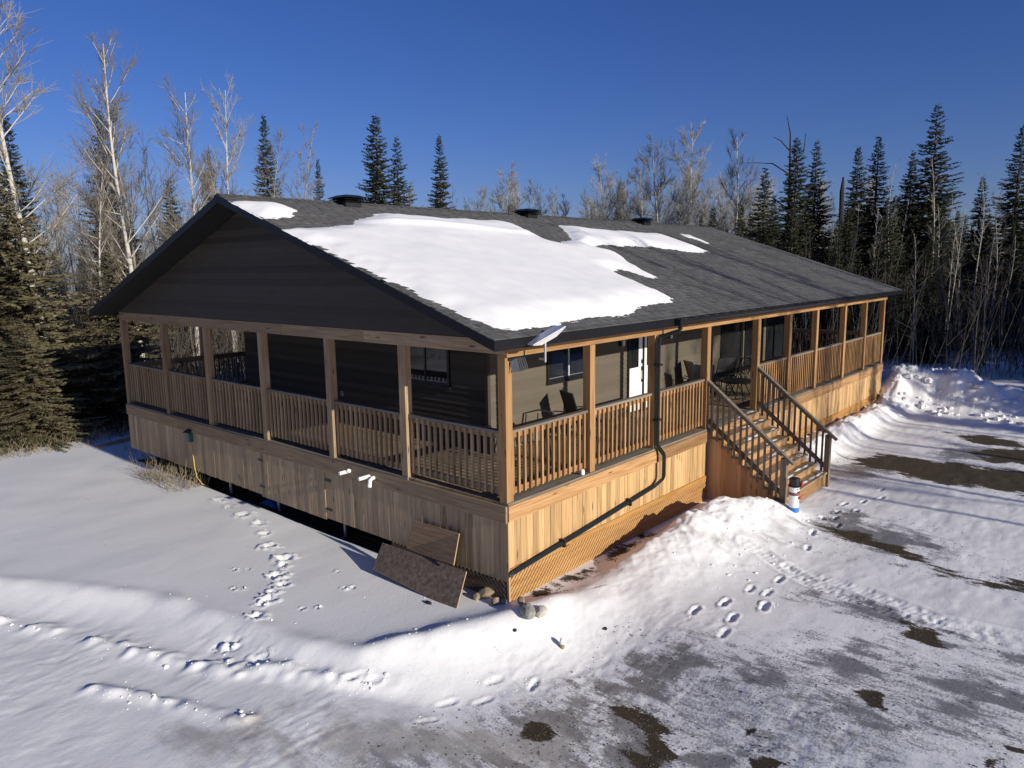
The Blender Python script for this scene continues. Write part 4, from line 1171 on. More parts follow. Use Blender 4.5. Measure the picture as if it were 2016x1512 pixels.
# weathered sheets leaning on the skirt
def sheet(name, quad, th, mats, label, cat, group):
    a, b, c, d = [Vector(q) for q in quad]
    n = (b - a).cross(d - a).normalized() * th
    m = MB(); m.add([a, b, c, d, a + n, b + n, c + n, d + n], [(0, 3, 2, 1), (4, 5, 6, 7)]); m.mat = 1
    m.add([a, b, c, d, a + n, b + n, c + n, d + n], [(0, 1, 5, 4), (1, 2, 6, 5), (2, 3, 7, 6), (3, 0, 4, 7)])
    o = m.build(name, mats, None)
    return tag(o, label, cat, group)
S1 = [(-.20, 1.96, -1.10), (-.30, .80, -1.03), (-.11, .86, -.61), (-.10, 1.90, -.635)]
sheet('plywood_sheet', S1, .018, [M['ply'], M['edge']], 'smaller brown plywood sheet leaning upright against the skirt behind the bigger board', 'board', 'old boards leaning on the gable skirt')
S2 = [(-.60, 2.36, -1.42), (-.62, .45, -1.53), (-.24, .60, -1.10), (-.24, 2.53, -1.13)]
sheet('plywood_sheet', S2, .02, [M['osb'], M['edge']], 'long grey weathered board leaning in the snow by the house corner', 'board', 'old boards leaning on the gable skirt')
for (za, zb_) in ((-.70, -.74),):
    pass

# stones by the corner
def stone(at, r, squash, mat, label, seed, rot=0.0):
    rr = random.Random(seed)
    import bmesh
    bm = bmesh.new(); bmesh.ops.create_icosphere(bm, subdivisions=2, radius=1)
    k = [Vector((rr.uniform(-1, 1), rr.uniform(-1, 1), rr.uniform(-1, 1))).normalized() for _ in range(9)]
    h = [rr.uniform(.62, .92) for _ in k]
    for v in bm.verts:
        for q, t in zip(k, h):
            e_ = v.co.dot(q)
            if e_ > t: v.co -= q * (e_ - t) * .9
        v.co = Vector((v.co.x * r * squash[0], v.co.y * r * squash[1], v.co.z * r * squash[2]))
    me = bpy.data.meshes.new('stone'); bm.to_mesh(me); bm.free(); me.materials.append(mat)
    o = put(bpy.data.objects.new('stone', me), None, (at[0], at[1], gz_base(at[0], at[1]) + at[2])); o.rotation_euler = (rr.uniform(-.2, .2), rr.uniform(-.2, .2), rot)
    return tag(o, label, 'stone', 'stones at the corner of the house')
stone((-.20, .46, 0.030), 0.077, (1, .8, .8), M['stone_tan'], 'small tan stone beside the end of the long grey board', 3, .4)
stone((-.06, .38, 0.078), 0.128, (1.1, .8, .6), M['stone_tan'], 'flat tan stone propped up on the others at the corner', 5, 2.4)
stone((-.16, .10, 0.036), 0.083, (.8, 1, .9), M['stone_tan'], 'tan stone under the propped flat one', 8, 1.2)
stone((-.06, .06, 0.030), 0.070, (1, .9, .8), M['stone_grey'], 'small grey stone nearest the foot of the corner lattice', 12, .2)
stone((-.22, -.55, 0.060), 0.134, (1.2, .85, .75), M['stone_grey'], 'grey streaked boulder in the snow below the corner', 15, .9)
stone((-.09, -.68, 0.060), 0.109, (1, .8, .8), M['stone_pale'], 'pale cream stone beside the grey streaked boulder', 19, .3)
stone((-.10, -.33, 0.048), 0.090, (1.2, .7, .6), M['stone_tan'], 'low tan stone wedged under the corner post', 23, 1.0)
stone((-.53, -.57, 0.006), 0.032, (1, 1, .7), M['dead_bark'], 'small dark pebble in the snow in front of the boulder', 27)
stone((.47, -1.36, 0.006), 0.035, (1.5, .8, .6), M['dead_bark'], 'dark flat pebble on the snow right of the boulder', 29, .5)
stone((-.74, .90, 0.012), 0.054, (1.5, .7, .5), M['dead_bark'], 'dark chip lying in the snow near the long board', 31, 1.4)
# marker stub with a tan foot
mk = thing('marker_stub', (-.20, -1.12, -1.6), 'short white capped stub standing in the snow before the corner', 'marker')
zz = gz_base(-.20, -1.12)
m = MB(); m.tube([(-.20, -1.12, zz - .05), (-.20, -1.12, zz + .06)], [.035, .032], 8); m.build('stub', M['stone_tan'], mk)
m = MB(); m.lathe([(.033, 0), (.036, .03), (.03, .06), (.012, .08)], (-.20, -1.12, zz + .06), 10); m.build('snow_cap', M['snow'], mk, smooth=True)

# snowman figure at the foot of the stairs
sx, sy = 6.02, -1.86; sz = gz_base(sx, sy) - .03
sm = thing('snowman_figure', (sx, sy, sz), 'white wooden snowman figure with black hat and red pompom at the foot of the stairs', 'snowman')
r = .095; K = .82
m = MB(); m.lathe([(r * .98, .10 * K), (r, .12 * K), (r, .60 * K), (r * .95, .615 * K)], (sx, sy, sz), 18); m.build('body', M['white'], sm, smooth=False)
m = MB(); m.lathe([(r * 1.03, 0 * K), (r * 1.06, .02 * K), (r * 1.0, .115 * K)], (sx, sy, sz), 18); m.build('base', M['blue'], sm)
m = MB(); m.lathe([(r * 1.25, .60 * K), (r * 1.25, .62 * K), (r * 1.05, .64 * K), (r * 1.0, .78 * K), (r * .95, .79 * K)], (sx, sy, sz), 18); m.build('hat', M['black'], sm)
cd = Vector((CAM.x - sx, CAM.y - sy, 0)).normalized(); cs = Vector((0, -1, 0)); fd = Vector((-.35, -.94, 0)).normalized(); sd_ = Vector((-fd.y, fd.x, 0))
def on_face(a, z, d=0.0):
    dr = (fd * math.cos(a) + sd_ * math.sin(a)); return Vector((sx, sy, sz + z)) + dr * (r + d)
m = MB(); p = on_face(.55, .66 * K, .03); m.lathe([(.012, -.035), (.036, -.015), (.036, .015), (.012, .035)], p, 10); m.build('pompom', M['red'], sm, smooth=True)
m = MB(); m.lathe([(r * 1.05, .40 * K), (r * 1.09, .43 * K), (r * 1.05, .47 * K)], (sx, sy, sz), 18); m.build('scarf', M['maroon'], sm)
m = MB(); p = on_face(.25, .35 * K, .01); m.lathe([(.01, -.03), (.032, -.01), (.032, .015), (.01, .03)], p, 10); m.build('bow', M['red'], sm, smooth=True)
m = MB()
for a, z in ((-.28, .555), (.28, .555), (-.22, .495), (-.08, .482), (.08, .482), (.22, .495)):
    p = on_face(a, z * K, .002); m.lathe([(.004, -.011), (.012, -.004), (.012, .004), (.004, .011)], p, 8)
m.build('face', M['black'], sm)

# outdoor electrical outlet box with a yellow cable on the gable skirt
tp = thing('garden_tap', (-.06, 9.6, -.4), 'green hooded outlet mounted on the gable skirt below the rim board', 'outlet box')
m = MB(); m.box((-.10, 9.52, -.50), (-.012, 9.66, -.30)); m.build('box', M['green'], tp)
m = MB(); m.bar((-.02, 9.60, -.22), (-.16, 9.54, -.27), .16, .012); m.build('hood', M['black'], tp)
m = MB(); m.tube([(-.06, 9.58, -.29), (-.08, 9.60, -.26), (-.05, 9.62, -.24)], .018, 8); m.build('plug', M['steel'], tp)
m = MB(); m.tube([(-.06, 9.57, -.50), (-.07, 9.54, -.62), (-.055, 9.48, -.85), (-.055, 9.46, -1.1), (-.05, 9.40, -1.3), (.0, 9.28, -1.45), (.1, 9.15, -1.52)], .011, 6)
tag(m.build('extension_cord', M['yellow'], None), 'yellow cord hanging from the green outlet down the gable skirt', 'cord')
m = MB(); m.add([(.25, 7.35, -1.60), (.55, 7.30, -1.58), (.65, 6.75, -1.60), (.28, 6.65, -1.61), (.40, 7.10, -1.44), (.48, 6.9, -1.47)], [(0, 1, 4), (1, 5, 4), (1, 2, 5), (2, 3, 5), (3, 4, 5), (3, 0, 4)])
tag(m.build('tarp', M['tarp'], None), 'crumpled blue tarp under the gable side of the porch', 'tarp')
m = MB(); m.bar((-.1, 15.25, gz_base(-.1, 15.25) + .02), (1.9, 15.5, gz_base(1.9, 15.5) + .12), .14, .05)
tag(m.build('plank', M['aged_x'], None), 'grey plank lying in the shaded snow behind the gable corner', 'plank')
m = MB(); m.lathe([(.035, 0), (.036, .07), (.02, .09)], (1.86, .03, 0.004), 10)
tag(m.build('cup', M['white'], None), 'small white cup on the porch ledge by the second front post', 'cup')

# --- porch furniture
def sling_chair(at, rz, label, seat_mat, back_mat, s=1.0, group='patio chairs on the front porch'):
    t = thing('patio_chair', at, label, 'chair', group)
    R = Matrix.Rotation(rz, 3, 'Z'); A = Vector(at)
    P = lambda x, y, z: A + R @ Vector((x, y, z)) * s
    fr = MB()
    for sx_ in (-.29, .29):
        fr.tube([P(sx_, -.30, 0), P(sx_, -.27, .33), P(sx_, -.25, .60), P(sx_, .18, .62), P(sx_, .30, .42)], .014, 6)
        fr.tube([P(sx_, .34, 0), P(sx_, .10, .30), P(sx_, -.25, .40)], .014, 6)
        fr.tube([P(sx_ * .9, -.25, .40), P(sx_ * .9, .22, .36), P(sx_ * .9, .42, .98)], .014, 6)
    fr.tube([P(-.29, -.28, .15), P(.29, -.28, .15)], .011, 6); fr.tube([P(-.29, .22, .17), P(.29, .22, .17)], .011, 6)
    fr.build('frame', M['black'], t)
    m = MB(); m.add([P(-.25, -.25, .40), P(.25, -.25, .40), P(.25, .22, .36), P(-.25, .22, .36)] + [P(-.25, -.25, .425), P(.25, -.25, .425), P(.25, .22, .385), P(-.25, .22, .385)], [(0, 3, 2, 1), (4, 5, 6, 7), (0, 1, 5, 4), (1, 2, 6, 5), (2, 3, 7, 6), (3, 0, 4, 7)]); m.build('seat', seat_mat, t)
    m = MB(); m.add([P(-.25, .23, .38), P(.25, .23, .38), P(.25, .42, .98), P(-.25, .42, .98)] + [P(-.25, .205, .385), P(.25, .205, .385), P(.25, .395, .985), P(-.25, .395, .985)], [(0, 1, 2, 3), (4, 7, 6, 5), (0, 4, 5, 1), (1, 5, 6, 2), (2, 6, 7, 3), (3, 7, 4, 0)]); m.build('backrest', back_mat, t)
    return t
sling_chair((3.8, 1.35, 0), 1.1, 'dark sling chair on the porch below the small front window', M['sling'], M['sling'])
sling_chair((8.55, 1.45, 0), 2.3, 'charcoal-backed patio chair between the white door and the stairs', M['sling'], M['sling'])
sling_chair((9.05, 1.55, 0), .9, 'tan-backed patio chair between the white door and the stairs', M['sling'], M['tan'])
sling_chair((10.05, 1.65, 0), 2.6, 'patio chair against the wall strip beside the tall porch window', M['sling'], M['sling'])
def wire_chair(at, rz, label, slats):
    t = thing('metal_chair', at, label, 'chair', 'bare metal chairs on the front porch')
    R = Matrix.Rotation(rz, 3, 'Z'); A = Vector(at); P = lambda x, y, z: A + R @ Vector((x, y, z))
    fr = MB()
    for s_ in (-.28, .28):
        fr.tube([P(s_, -.25, 0), P(s_, -.27, .45), P(s_, -.20, .66), P(s_, .20, .66), P(s_, .30, .45)], .015, 6)
        fr.tube([P(s_, -.27, .35), P(s_, -.05, .50), P(s_, .10, .30), P(s_, .28, .0)], .013, 6)
        fr.tube([P(s_, -.25, .0), P(s_, .1, .03), P(s_, .35, .0)], .013, 6)
    fr.tube([P(-.28, .30, .45), P(-.24, .42, .95), P(.0, .45, 1.0), P(.24, .42, .95), P(.28, .30, .45)], .015, 6)
    fr.build('frame', M['black'], t)
    m = MB()
    for k in range(slats):
        xx = -.22 + .44 * k / (slats - 1)
        m.tube([P(xx, -.26, .42), P(xx, .0, .39), P(xx, .24, .40), P(xx * .95, .33, .6), P(xx * .9, .43, .94)], .010, 5)
    m.build('seat', M['black'], t)
    return t
wire_chair((1.95, 1.15, 0), 2.5, 'bare black metal chair at the corner end of the front porch', 3)
wire_chair((9.7, 1.15, 0), -2.2, 'black slatted metal chair seen through the stair opening', 6)
tb = thing('porch_table', (9.35, .72, 0), 'low black metal table behind the front stair rail', 'table')
m = MB(); m.lathe([(.40, .50), (.41, .515), (.40, .53)], (9.35, .75, 0), 20); m.build('tabletop', M['black'], tb)
for a in range(4):
    m = MB(); c_, s_ = math.cos(a * 1.571 + .7), math.sin(a * 1.571 + .7)
    m.tube([(9.35 + .10 * c_, .75 + .10 * s_, .50), (9.35 + .22 * c_, .75 + .22 * s_, .25), (9.35 + .34 * c_, .75 + .34 * s_, 0)], .013, 6); m.build('leg', M['black'], tb)
# ------------------------------------------------------------------ trees
TR = random.Random(23)
def rv(r, s): return Vector((r.uniform(-s, s), r.uniform(-s, s), r.uniform(-s, s)))
def limb(r, a, d, length, n, curl, wob):     # a bough that bends upwards as it grows
    pts = [Vector(a)]; d = d.normalized()
    for i in range(n):
        d = (d + Vector((0, 0, curl)) + rv(r, wob)).normalized()
        pts.append(pts[-1] + d * length / n)
    return pts
def bare_tree(seed, H, r0, clear, spread, nlimb, sub, tw, lean=(0, 0), bend=.04, tr=1.0):
    """trunk mesh with its main limbs, and a crown of finer branches and twigs"""
    r = random.Random(seed)
    T_, C_ = MB(), MB()
    n = 14; trunk = []; p = Vector((0, 0, -.3)); 
    ox = oy = 0.0; ph = r.uniform(0, 6)
    for i in range(n + 1):
        t = i / n
        trunk.append(Vector((lean[0] * t * t + bend * H * .25 * math.sin(2.2 * t * 3 + ph) * t, lean[1] * t * t + bend * H * .25 * math.cos(1.7 * t * 3 + ph) * t, -.3 + (H + .3) * t)))
    rad = [r0 * (1 - .92 * (i / n) ** 1.05) + .004 for i in range(n + 1)]
    T_.tube(trunk, rad, 8)
    def at(t):
        f = t * n; i = min(int(f), n - 1); return trunk[i].lerp(trunk[i + 1], f - i), rad[i] + (rad[i + 1] - rad[i]) * (f - i)
    for k in range(nlimb):
        t = clear + (.97 - clear) * ((k + r.random()) / nlimb) ** .9
        b, br = at(t)
        az = r.uniform(0, 2 * math.pi)
        up = .65 + .95 * t + r.uniform(-.3, .35)
        if r.random() < .12: up = .15
        d = Vector((math.cos(az), math.sin(az), up))
        ln = spread * H * (1.22 - t) * r.uniform(.5, 1.15) + .3
        P = limb(r, b, d, ln, 5, .06, .07)
        lr = min(br * .45, .008 + .010 * ln / 2)
        T_.tube(P, [lr * (1 - .8 * i / 5) + .003 for i in range(6)], 5, False)
        for q in range(max(2, int(sub * ln / 1.5))):
            f = r.uniform(.2, 1.0) * 5; i = min(int(f), 4); s0 = P[i].lerp(P[i + 1], f - i)
            dd = (P[i + 1] - P[i]).normalized() + rv(r, .6) + Vector((0, 0, .15))
            l2 = ln * r.uniform(.22, .48)
            Q = limb(r, s0, dd, l2, 3, .05, .09)
            C_.tube(Q, [lr * .4 + .003, lr * .3 + .003, lr * .2 + .003, .003], 3, False)
            for w in range(tw):
                f2 = r.uniform(.15, 1) * 3; i2 = min(int(f2), 2); s1 = Q[i2].lerp(Q[i2 + 1], f2 - i2)
                d3 = (Q[i2 + 1] - Q[i2]).normalized() + rv(r, .6) + Vector((0, 0, .1))
                C_.tube(limb(r, s1, d3, l2 * r.uniform(.45, 1.05), 2, .04, .1), [.006 * tr, .005 * tr, .003 * tr], 3, False)
    return T_, C_
def tree_meshes(tc, tm, cm):
    return tc[0].mesh('trunk', tm, (0, 0, 0), True), tc[1].mesh('crown', cm, (0, 0, 0))

def spruce(seed, H, k=.28, power=.8, rmax=2.2, skirt=.5, dens=1.0, ragged=.25, spr=1.0):
    r = random.Random(seed)
    T_, C_ = MB(), MB(); tone = []
    T_.tube([(0, 0, -.3), (0, 0, H * .5), (0, 0, H)], [.013 * H + .02, .008 * H + .01, .006], 7)
    z = skirt; step = .20 / dens
    while z < H - .15:
        d = H - z
        R0 = min(k * d ** power, rmax)
        nb = int(5 + 4.5 * R0 * dens)
        a0 = r.uniform(0, 6.28)
        for b in range(nb):
            az = a0 + 6.283 * b / nb + r.uniform(-.25, .25)
            R = R0 * (1 + r.uniform(-ragged, ragged))
            if r.random() < .10: R *= .45
            if r.random() < .06: continue
            up = .45 if d < 1.2 else (.15 - .45 * min(1, R0 / 1.8) + r.uniform(-.12, .12))
            ca, sa = math.cos(az), math.sin(az)
            zz = z + r.uniform(-.1, .1)
            end = Vector((ca * R, sa * R, zz + up * R + .10 * R)); mid = Vector((ca * R * .55, sa * R * .55, zz + up * R * .55 - .04 * R)); st_ = Vector((0, 0, zz))
            if R > .5: T_.tube([st_, mid, end], [.012 + .006 * R, .010, .004], 3, False)
            bt = r.uniform(.15, .75)
            ns = max(3, int((4 + R * 11) * dens))
            for s in range(ns):
                f = .12 + .9 * (s + r.random() * .8) / ns
                P = (st_.lerp(mid, f / .55) if f < .55 else mid.lerp(end, (f - .55) / .45))
                sd = -1 if s % 2 else 1
                ln = (.085 + .21 * R * (1.1 - f) + r.uniform(0, .07)) * spr; w = (.022 + .016 * min(R, 1.5) + .018 * r.random()) * spr
                ang = az + sd * r.uniform(.35, 1.1)
                D = Vector((math.cos(ang), math.sin(ang), r.uniform(-.35, .25))).normalized()
                S = Vector((-D.y, D.x, r.uniform(-.5, .5))).normalized() * w
                a_ = P; m_ = P + D * ln * .5 - Vector((0, 0, .02)); e_ = P + D * ln - Vector((0, 0, .05 * ln))
                C_.add([a_, m_ + S, e_, m_ - S + Vector((0, 0, -w * .9))], [(0, 1, 2), (0, 2, 3)])
                tn = min(1, max(0, bt + r.uniform(-.25, .25)))
                tone += [tn, tn]
        # leaf-sized tufts close to the stem so it does not show through everywhere
        for b in range(int(3 * dens)):
            az = r.uniform(0, 6.28); D = Vector((math.cos(az), math.sin(az), .4)); S = Vector((-D.y, D.x, .3)) * .06
            P = Vector((0, 0, z + r.uniform(0, step)))
            C_.add([P, P + D * .10 + S * .5, P + D * .22, P + D * .10 - S * .5], [(0, 1, 2), (0, 2, 3)]); tone += [.2, .2]
        z += step * r.uniform(.8, 1.2)
    return T_, C_, tone
def spruce_meshes(args, nm, **kw):
    T_, C_, tone = spruce(*args, **kw)
    me = C_.mesh('crown', M[nm])
    a = me.attributes.new('tone', 'FLOAT', 'FACE'); a.data.foreach_set('value', tone)
    return T_.mesh('trunk', M['grey_bark'], (0, 0, 0), True), me

HB = 12.0
BIRCH = [tree_meshes(bare_tree(100 + i, HB, .105, .30, .22, 34, 9, 6, lean=((-.6, .3), (.5, -.2), (.2, .6))[i]), M['birch'], M['twig_pale']) for i in range(3)]
ASPEN = [tree_meshes(bare_tree(200 + i, HB, .095, .38, .18, 28, 8, 7, lean=((.5, .4), (-.4, .3), (.1, -.6), (.9, .1))[i], bend=.06), M['aspen'], M['twig']) for i in range(4)]
SLIM = [tree_meshes(bare_tree(250 + i, HB, .075, .52, .11, 16, 6, 4, lean=((.9, -.3), (-.5, .5), (.3, -.8), (.1, .5))[i], bend=.08), M['aspen_pale'], M['twig']) for i in range(4)]
DARK = [tree_meshes(bare_tree(270 + i, HB, .06, .45, .12, 18, 6, 5, lean=((.6, -.3), (-.5, .5), (.3, -.6))[i], bend=.08), M['grey_bark'], M['brush_dark']) for i in range(3)]
POLE = [tree_meshes(bare_tree(300 + i, HB, .065, .40, .13, 20, 7, 6, lean=((.6, .2), (-.5, .4), (.2, -.7))[i], bend=.07), M['grey_bark'], M['twig']) for i in range(3)]
BUSHY = [tree_meshes(bare_tree(400 + i, HB, .10, .22, .26, 42, 9, 7, lean=((.3, .3), (-.4, .2), (.2, -.5))[i], bend=.05, tr=1.35), M['aspen_pale'], M['twig_grey']) for i in range(3)]
SPRUCE = [spruce_meshes((500 + i, 12.5), 'needle', k=(.27, .24, .31, .26)[i], power=(.80, .84, .76, .82)[i], rmax=2.0, dens=1.2, ragged=(.25, .45, .35, .55)[i]) for i in range(4)]
FIR = [spruce_meshes((600 + i, 8.0), 'fir', k=.50, power=.78, rmax=2.5, skirt=.25, dens=1.25, ragged=.5, spr=.95) for i in range(2)]

def tree(name, meshes, x, y, h, proto_h, label, group=None, rot=None, wide=1.0, z=None, cat='tree'):
    if z is None: z = gz_base(x, y) - .05
    o = bpy.data.objects.new(name, None); o.empty_display_size = .5
    put(o, None, (x, y, z)); s = h / proto_h
    o.scale = (s * wide, s * wide, s); o.rotation_euler = (0, 0, TR.uniform(0, 6.28) if rot is None else rot)
    tag(o, label, cat, group)
    for nm, me_ in zip(('trunk', 'crown'), meshes):
        c = bpy.data.objects.new(nm, me_); COL.objects.link(c); c.parent = o
    return o

# single spruces that stand above the roof ridge, then those at the far end of the house
SKY = [(18.6, 36.6, 14.5, 'tall narrow spruce above the snow patch at the gable peak', .80), (29.0, 46.1, 13.9, 'small slim spruce tip between the gable peak and the first roof vent', .75), (21.9, 29.7, 14.2, 'tallest spruce above the roof ridge, just past the first roof vent', 1.0),
       (24.6, 31.0, 13.3, 'narrow spruce close beside the tallest one above the ridge', .9), (25.7, 28.2, 13.1, 'lone narrow spruce above the ridge midway between the first two roof vents', .85), (46.6, 28.5, 11.3, 'small dark spruce among bare trees before the last roof vent', .7)]
for i, (x, y, h, lb, w) in enumerate(SKY): tree('spruce_tree', SPRUCE[i % 4], x, y, h, 12.5, lb, 'spruces standing above the roof', wide=w)
FAR = [(32.9, 10.1, 10.1, 'lowest spruce of the dark group, at the end of the bare trees behind the roof', 1.25), (36.3, 9.7, 12.1, 'spruce with a dead bare snag rising through its top', 1.0), (39.2, 9.6, 12.2, 'pointed spruce next to the one with the dead snag', 1.0), (38.5, 7.0, 11.4, 'spruce just beyond the broken black trunk', 1.0),
       (39.4, 6.2, 12.1, 'tall spruce with a thin spire, second beyond the broken black trunk', 1.05), (42.9, 5.2, 11.5, 'slim spruce between the thin spire and the tallest one', .9), (39.4, 3.3, 13.4, 'tallest spruce of the dark group beyond the far end of the house', 1.15), (43.0, 1.5, 9.6, 'spruce half hidden behind a pair of leaning white trunks', 1.0), (42.3, -0.3, 12.2, 'dark spruce at the edge of the picture beyond the snowbank', 1.1)]
for i, (x, y, h, lb, w) in enumerate(FAR): tree('spruce_tree', SPRUCE[(i + 1) % 4], x, y, h, 12.5, lb, 'spruces beyond the far end of the house', wide=w)
LEFT = [(1.6, 25.9, 10.7, 'slender spruce rising behind the broad fir at the picture edge', SPRUCE[0], 12.5, .85), (6.4, 30.1, 12.3, 'tall spruce directly behind the forked white birch', SPRUCE[1], 12.5, .85), (9.5, 30.5, 9.5, 'spruce behind the crooked birch near the gable', SPRUCE[2], 12.5, .9), (13.0, 33.1, 11.5, 'thin spruce tip showing beside the gable peak', SPRUCE[3], 12.5, .7), (8.0, 31.7, 7.7, 'low spruce between the forked birch and the crooked birch', SPRUCE[0], 12.5, 1.0),
        (-0.7, 19.3, 8.0, 'broad bushy fir in the sun at the snow edge, nearest the picture edge', FIR[0], 8.0, 1.0), (2.0, 18.7, 5.6, 'low fir with drooping dark branches beside the porch corner', FIR[1], 8.0, 1.15), (-2.2, 20.9, 8.2, 'second broad fir behind the bushy one', FIR[1], 8.0, 1.0), (-1.0, 17.3, 3.6, 'young fir in front of the broad firs', FIR[0], 8.0, 1.3)]
for (x, y, h, lb, ms, ph, w) in LEFT: tree('spruce_tree' if ph > 10 else 'fir_tree', ms, x, y, h, ph, lb, 'conifers beside the gable', wide=w)
BI = [(1.0, 22.4, 13.3, 'thick white birch at the picture edge', 0, 1.25), (4.4, 22.9, 13.2, 'tall forked white birch beside the gable roof', 1, 1.05), (2.75, 21.9, 8.5, 'thin straight white birch close beside the tall forked one', 2, .9), (6.9, 23.4, 11.8, 'crooked birch whose trunk shows between the gable posts', 0, 1.0), (10.0, 26.1, 12.8, 'slim birch rising just before the gable peak', 2, .9)]
for (x, y, h, lb, k, w) in BI: tree('birch_tree', BIRCH[k], x, y, h, HB, lb, 'white birches beside the gable', wide=w)
RB = [(37.9, 14.1, 12.6, 'white trunked aspen at the end of the ridge', BIRCH[1]), (38.4, 19.8, 12.7, 'full crowned bare aspen above the last roof vent', BUSHY[0]), (42.0, 19.1, 14.0, 'tallest bare aspen behind the far end of the roof', BUSHY[1]), (34.5, 1.9, 9.8, 'tall pale aspen with a sinuous trunk beyond the snowbank', SLIM[0]), (38.2, 0.6, 9.2, 'upright one of two leaning white trunks beyond the snowbank', SLIM[1]), (38.6, 1.5, 8.4, 'more tilted one of two leaning white trunks beyond the snowbank', SLIM[2]), (33.1, 4.5, 7.6, 'pale aspen right behind the far eave corner', SLIM[3]), (33.6, 5.7, 7.8, 'short pale aspen behind the far rake of the roof', SLIM[0]), (35.2, 4.2, 9.8, 'pale aspen with a straight stem behind the far eave corner', SLIM[1]),
      (37.5, 32.9, 11.2, 'bushy bare tree above the middle of the ridge', BUSHY[2]), (40.5, 32.3, 11.0, 'bare tree beside the bushy one above the middle of the ridge', BUSHY[0]), (40.9, 26.1, 12.3, 'bare tree above the ridge before the last roof vent', BUSHY[1])]
for (x, y, h, lb, ms) in RB: tree('bare_tree', ms, x, y, h, HB, lb, 'bare trees behind the house')
# dead trunks
sn = thing('dead_tree', (36.6, 7.2, -1.4), 'broken black trunk without branches among the far spruces', 'dead tree')
m = MB(); m.tube([(36.6, 7.2, -1.6), (36.5, 7.2, 2.5), (36.75, 7.2, 5.2), (36.6, 7.2, 7.2), (36.7, 7.2, 8.0)], [.17, .15, .14, .13, .05], 8); m.build('trunk', M['dead_bark'], sn)
sn = thing('dead_tree', (37.1, 10.35, -1.4), 'dead grey tree with crooked bare limbs poking above the far spruces', 'dead tree')
def far_pt(p): return (37.1 + (p[0] - 34.2) * 1.07, 10.35 + (p[1] - 9.2) * 1.07, (p[2] - 3.3) * 1.07 + 3.3)
m = MB(); m.tube([far_pt(p) for p in ((34.2, 9.2, -1.4), (34.3, 9.2, 4), (34.2, 9.2, 8), (34.1, 9.25, 10.3), (33.9, 9.4, 11.2))], [.13, .11, .08, .04, .015], 7); m.build('trunk', M['dead_bark'], sn)
m = MB()
for P in ([(34.2, 9.2, 8.1), (33.4, 9.9, 8.7), (32.6, 10.7, 8.75), (31.9, 11.3, 8.7)], [(34.15, 9.2, 9.3), (33.7, 9.6, 9.9), (33.4, 9.9, 10.1)], [(34.2, 9.2, 8.6), (34.7, 8.7, 9.3), (34.75, 8.65, 10.3)], [(34.25, 9.2, 6.2), (33.5, 9.9, 6.9), (32.8, 10.5, 7.1)]): m.tube([far_pt(p) for p in P], [.045, .034, .02, .008][:len(P)], 5)
m.build('limb', M['dead_bark'], sn)

# the wood behind: trees nothing tells apart, each still its own object
def clear_of(x, y, taken, dmin):
    return all((x - a) ** 2 + (y - b) ** 2 > dmin * dmin for a, b in taken)
taken = []
def scatter(n, x0, x1, y0, y1, meshes, hfun, ph, name, label, group, dmin=1.1, ok=None):
    k = 0; tries = 0
    while k < n and tries < n * 40:
        tries += 1
        x, y = TR.uniform(x0, x1), TR.uniform(y0, y1)
        if ok and not ok(x, y): continue
        if not clear_of(x, y, taken, dmin): continue
        taken.append((x, y)); k += 1
        ms = TR.choice(meshes); h = hfun(x, y)
        lb, gp = label, group
        if name == 'bare_tree':      # say what can be seen of each: bark, height, how deep it stands
            bark = 'pale' if ms in ASPEN + SLIM else ('grey' if ms in POLE + DARK else 'bushy')
            tall = 'tall' if h > 8.5 else ('middling' if h > 5.5 else 'short')
            near = near_far(x, y)
            lb = '%s %s bare tree %s' % (tall, bark, label % near); gp = '%s, %s %s' % (group, tall, bark)
        elif '%s' in label:
            near = near_far(x, y); lb = label % near; gp = '%s %s' % (group, near)
        tree(name, ms, x, y, h, ph, lb, gp, wide=TR.uniform(.85, 1.15))
def near_far(x, y):
    d = depth(x, y)
    return 'at the edge of' if d < 35 else ('midway into' if d < 44 else 'deep in')
def depth(x, y): return (x - CAM.x) * math.cos(YAW) + (y - CAM.y) * math.sin(YAW)
scatter(58, -12, 14, 22.5, 46, ASPEN + POLE, lambda x, y: TR.uniform(6.5, 11.8), HB, 'bare_tree', '%s the wood beyond the gable end', 'bare trees in the wood beyond the gable', 1.0)
scatter(22, -3, 12, 20.5, 30, POLE, lambda x, y: TR.uniform(3.5, 6.5), HB, 'bare_tree', '%s the thicket seen past the gable porch', 'saplings beyond the gable porch', .7)
scatter(18, -8, 16, 29, 50, SPRUCE, lambda x, y: TR.uniform(5.5, 8.0), 12.5, 'spruce_tree', 'small dark spruce %s the wood beyond the gable end', 'small spruces in the wood beyond the gable', 1.5)
scatter(62, 14, 62, 28, 72, ASPEN + BUSHY + POLE, lambda x, y: TR.uniform(.78, 1.0) * (4.8 + depth(x, y) * (.088 if x < 36 else .105)), HB, 'bare_tree', '%s the far wood above the roof ridge', 'bare trees far behind the roof', 1.2, lambda x, y: depth(x, y) > 42)
scatter(34, 36, 64, 13, 34, ASPEN + BUSHY, lambda x, y: TR.uniform(.72, .95) * (4.8 + depth(x, y) * .14), HB, 'bare_tree', '%s the grey wood behind the ridge end', 'bare trees behind the far end of the ridge', 1.0)
scatter(48, 28.5, 50, -12, 10, SLIM + DARK, lambda x, y: TR.uniform(5.5, 9.0), HB, 'bare_tree', '%s the dark wood beyond the snowbank', 'bare trees beyond the snowbank', .8)
scatter(46, 27.5, 42, -12, 11, DARK, lambda x, y: TR.uniform(3.0, 7.0), HB, 'bare_tree', '%s the thicket beyond the snowbank', 'saplings beyond the snowbank', .5)
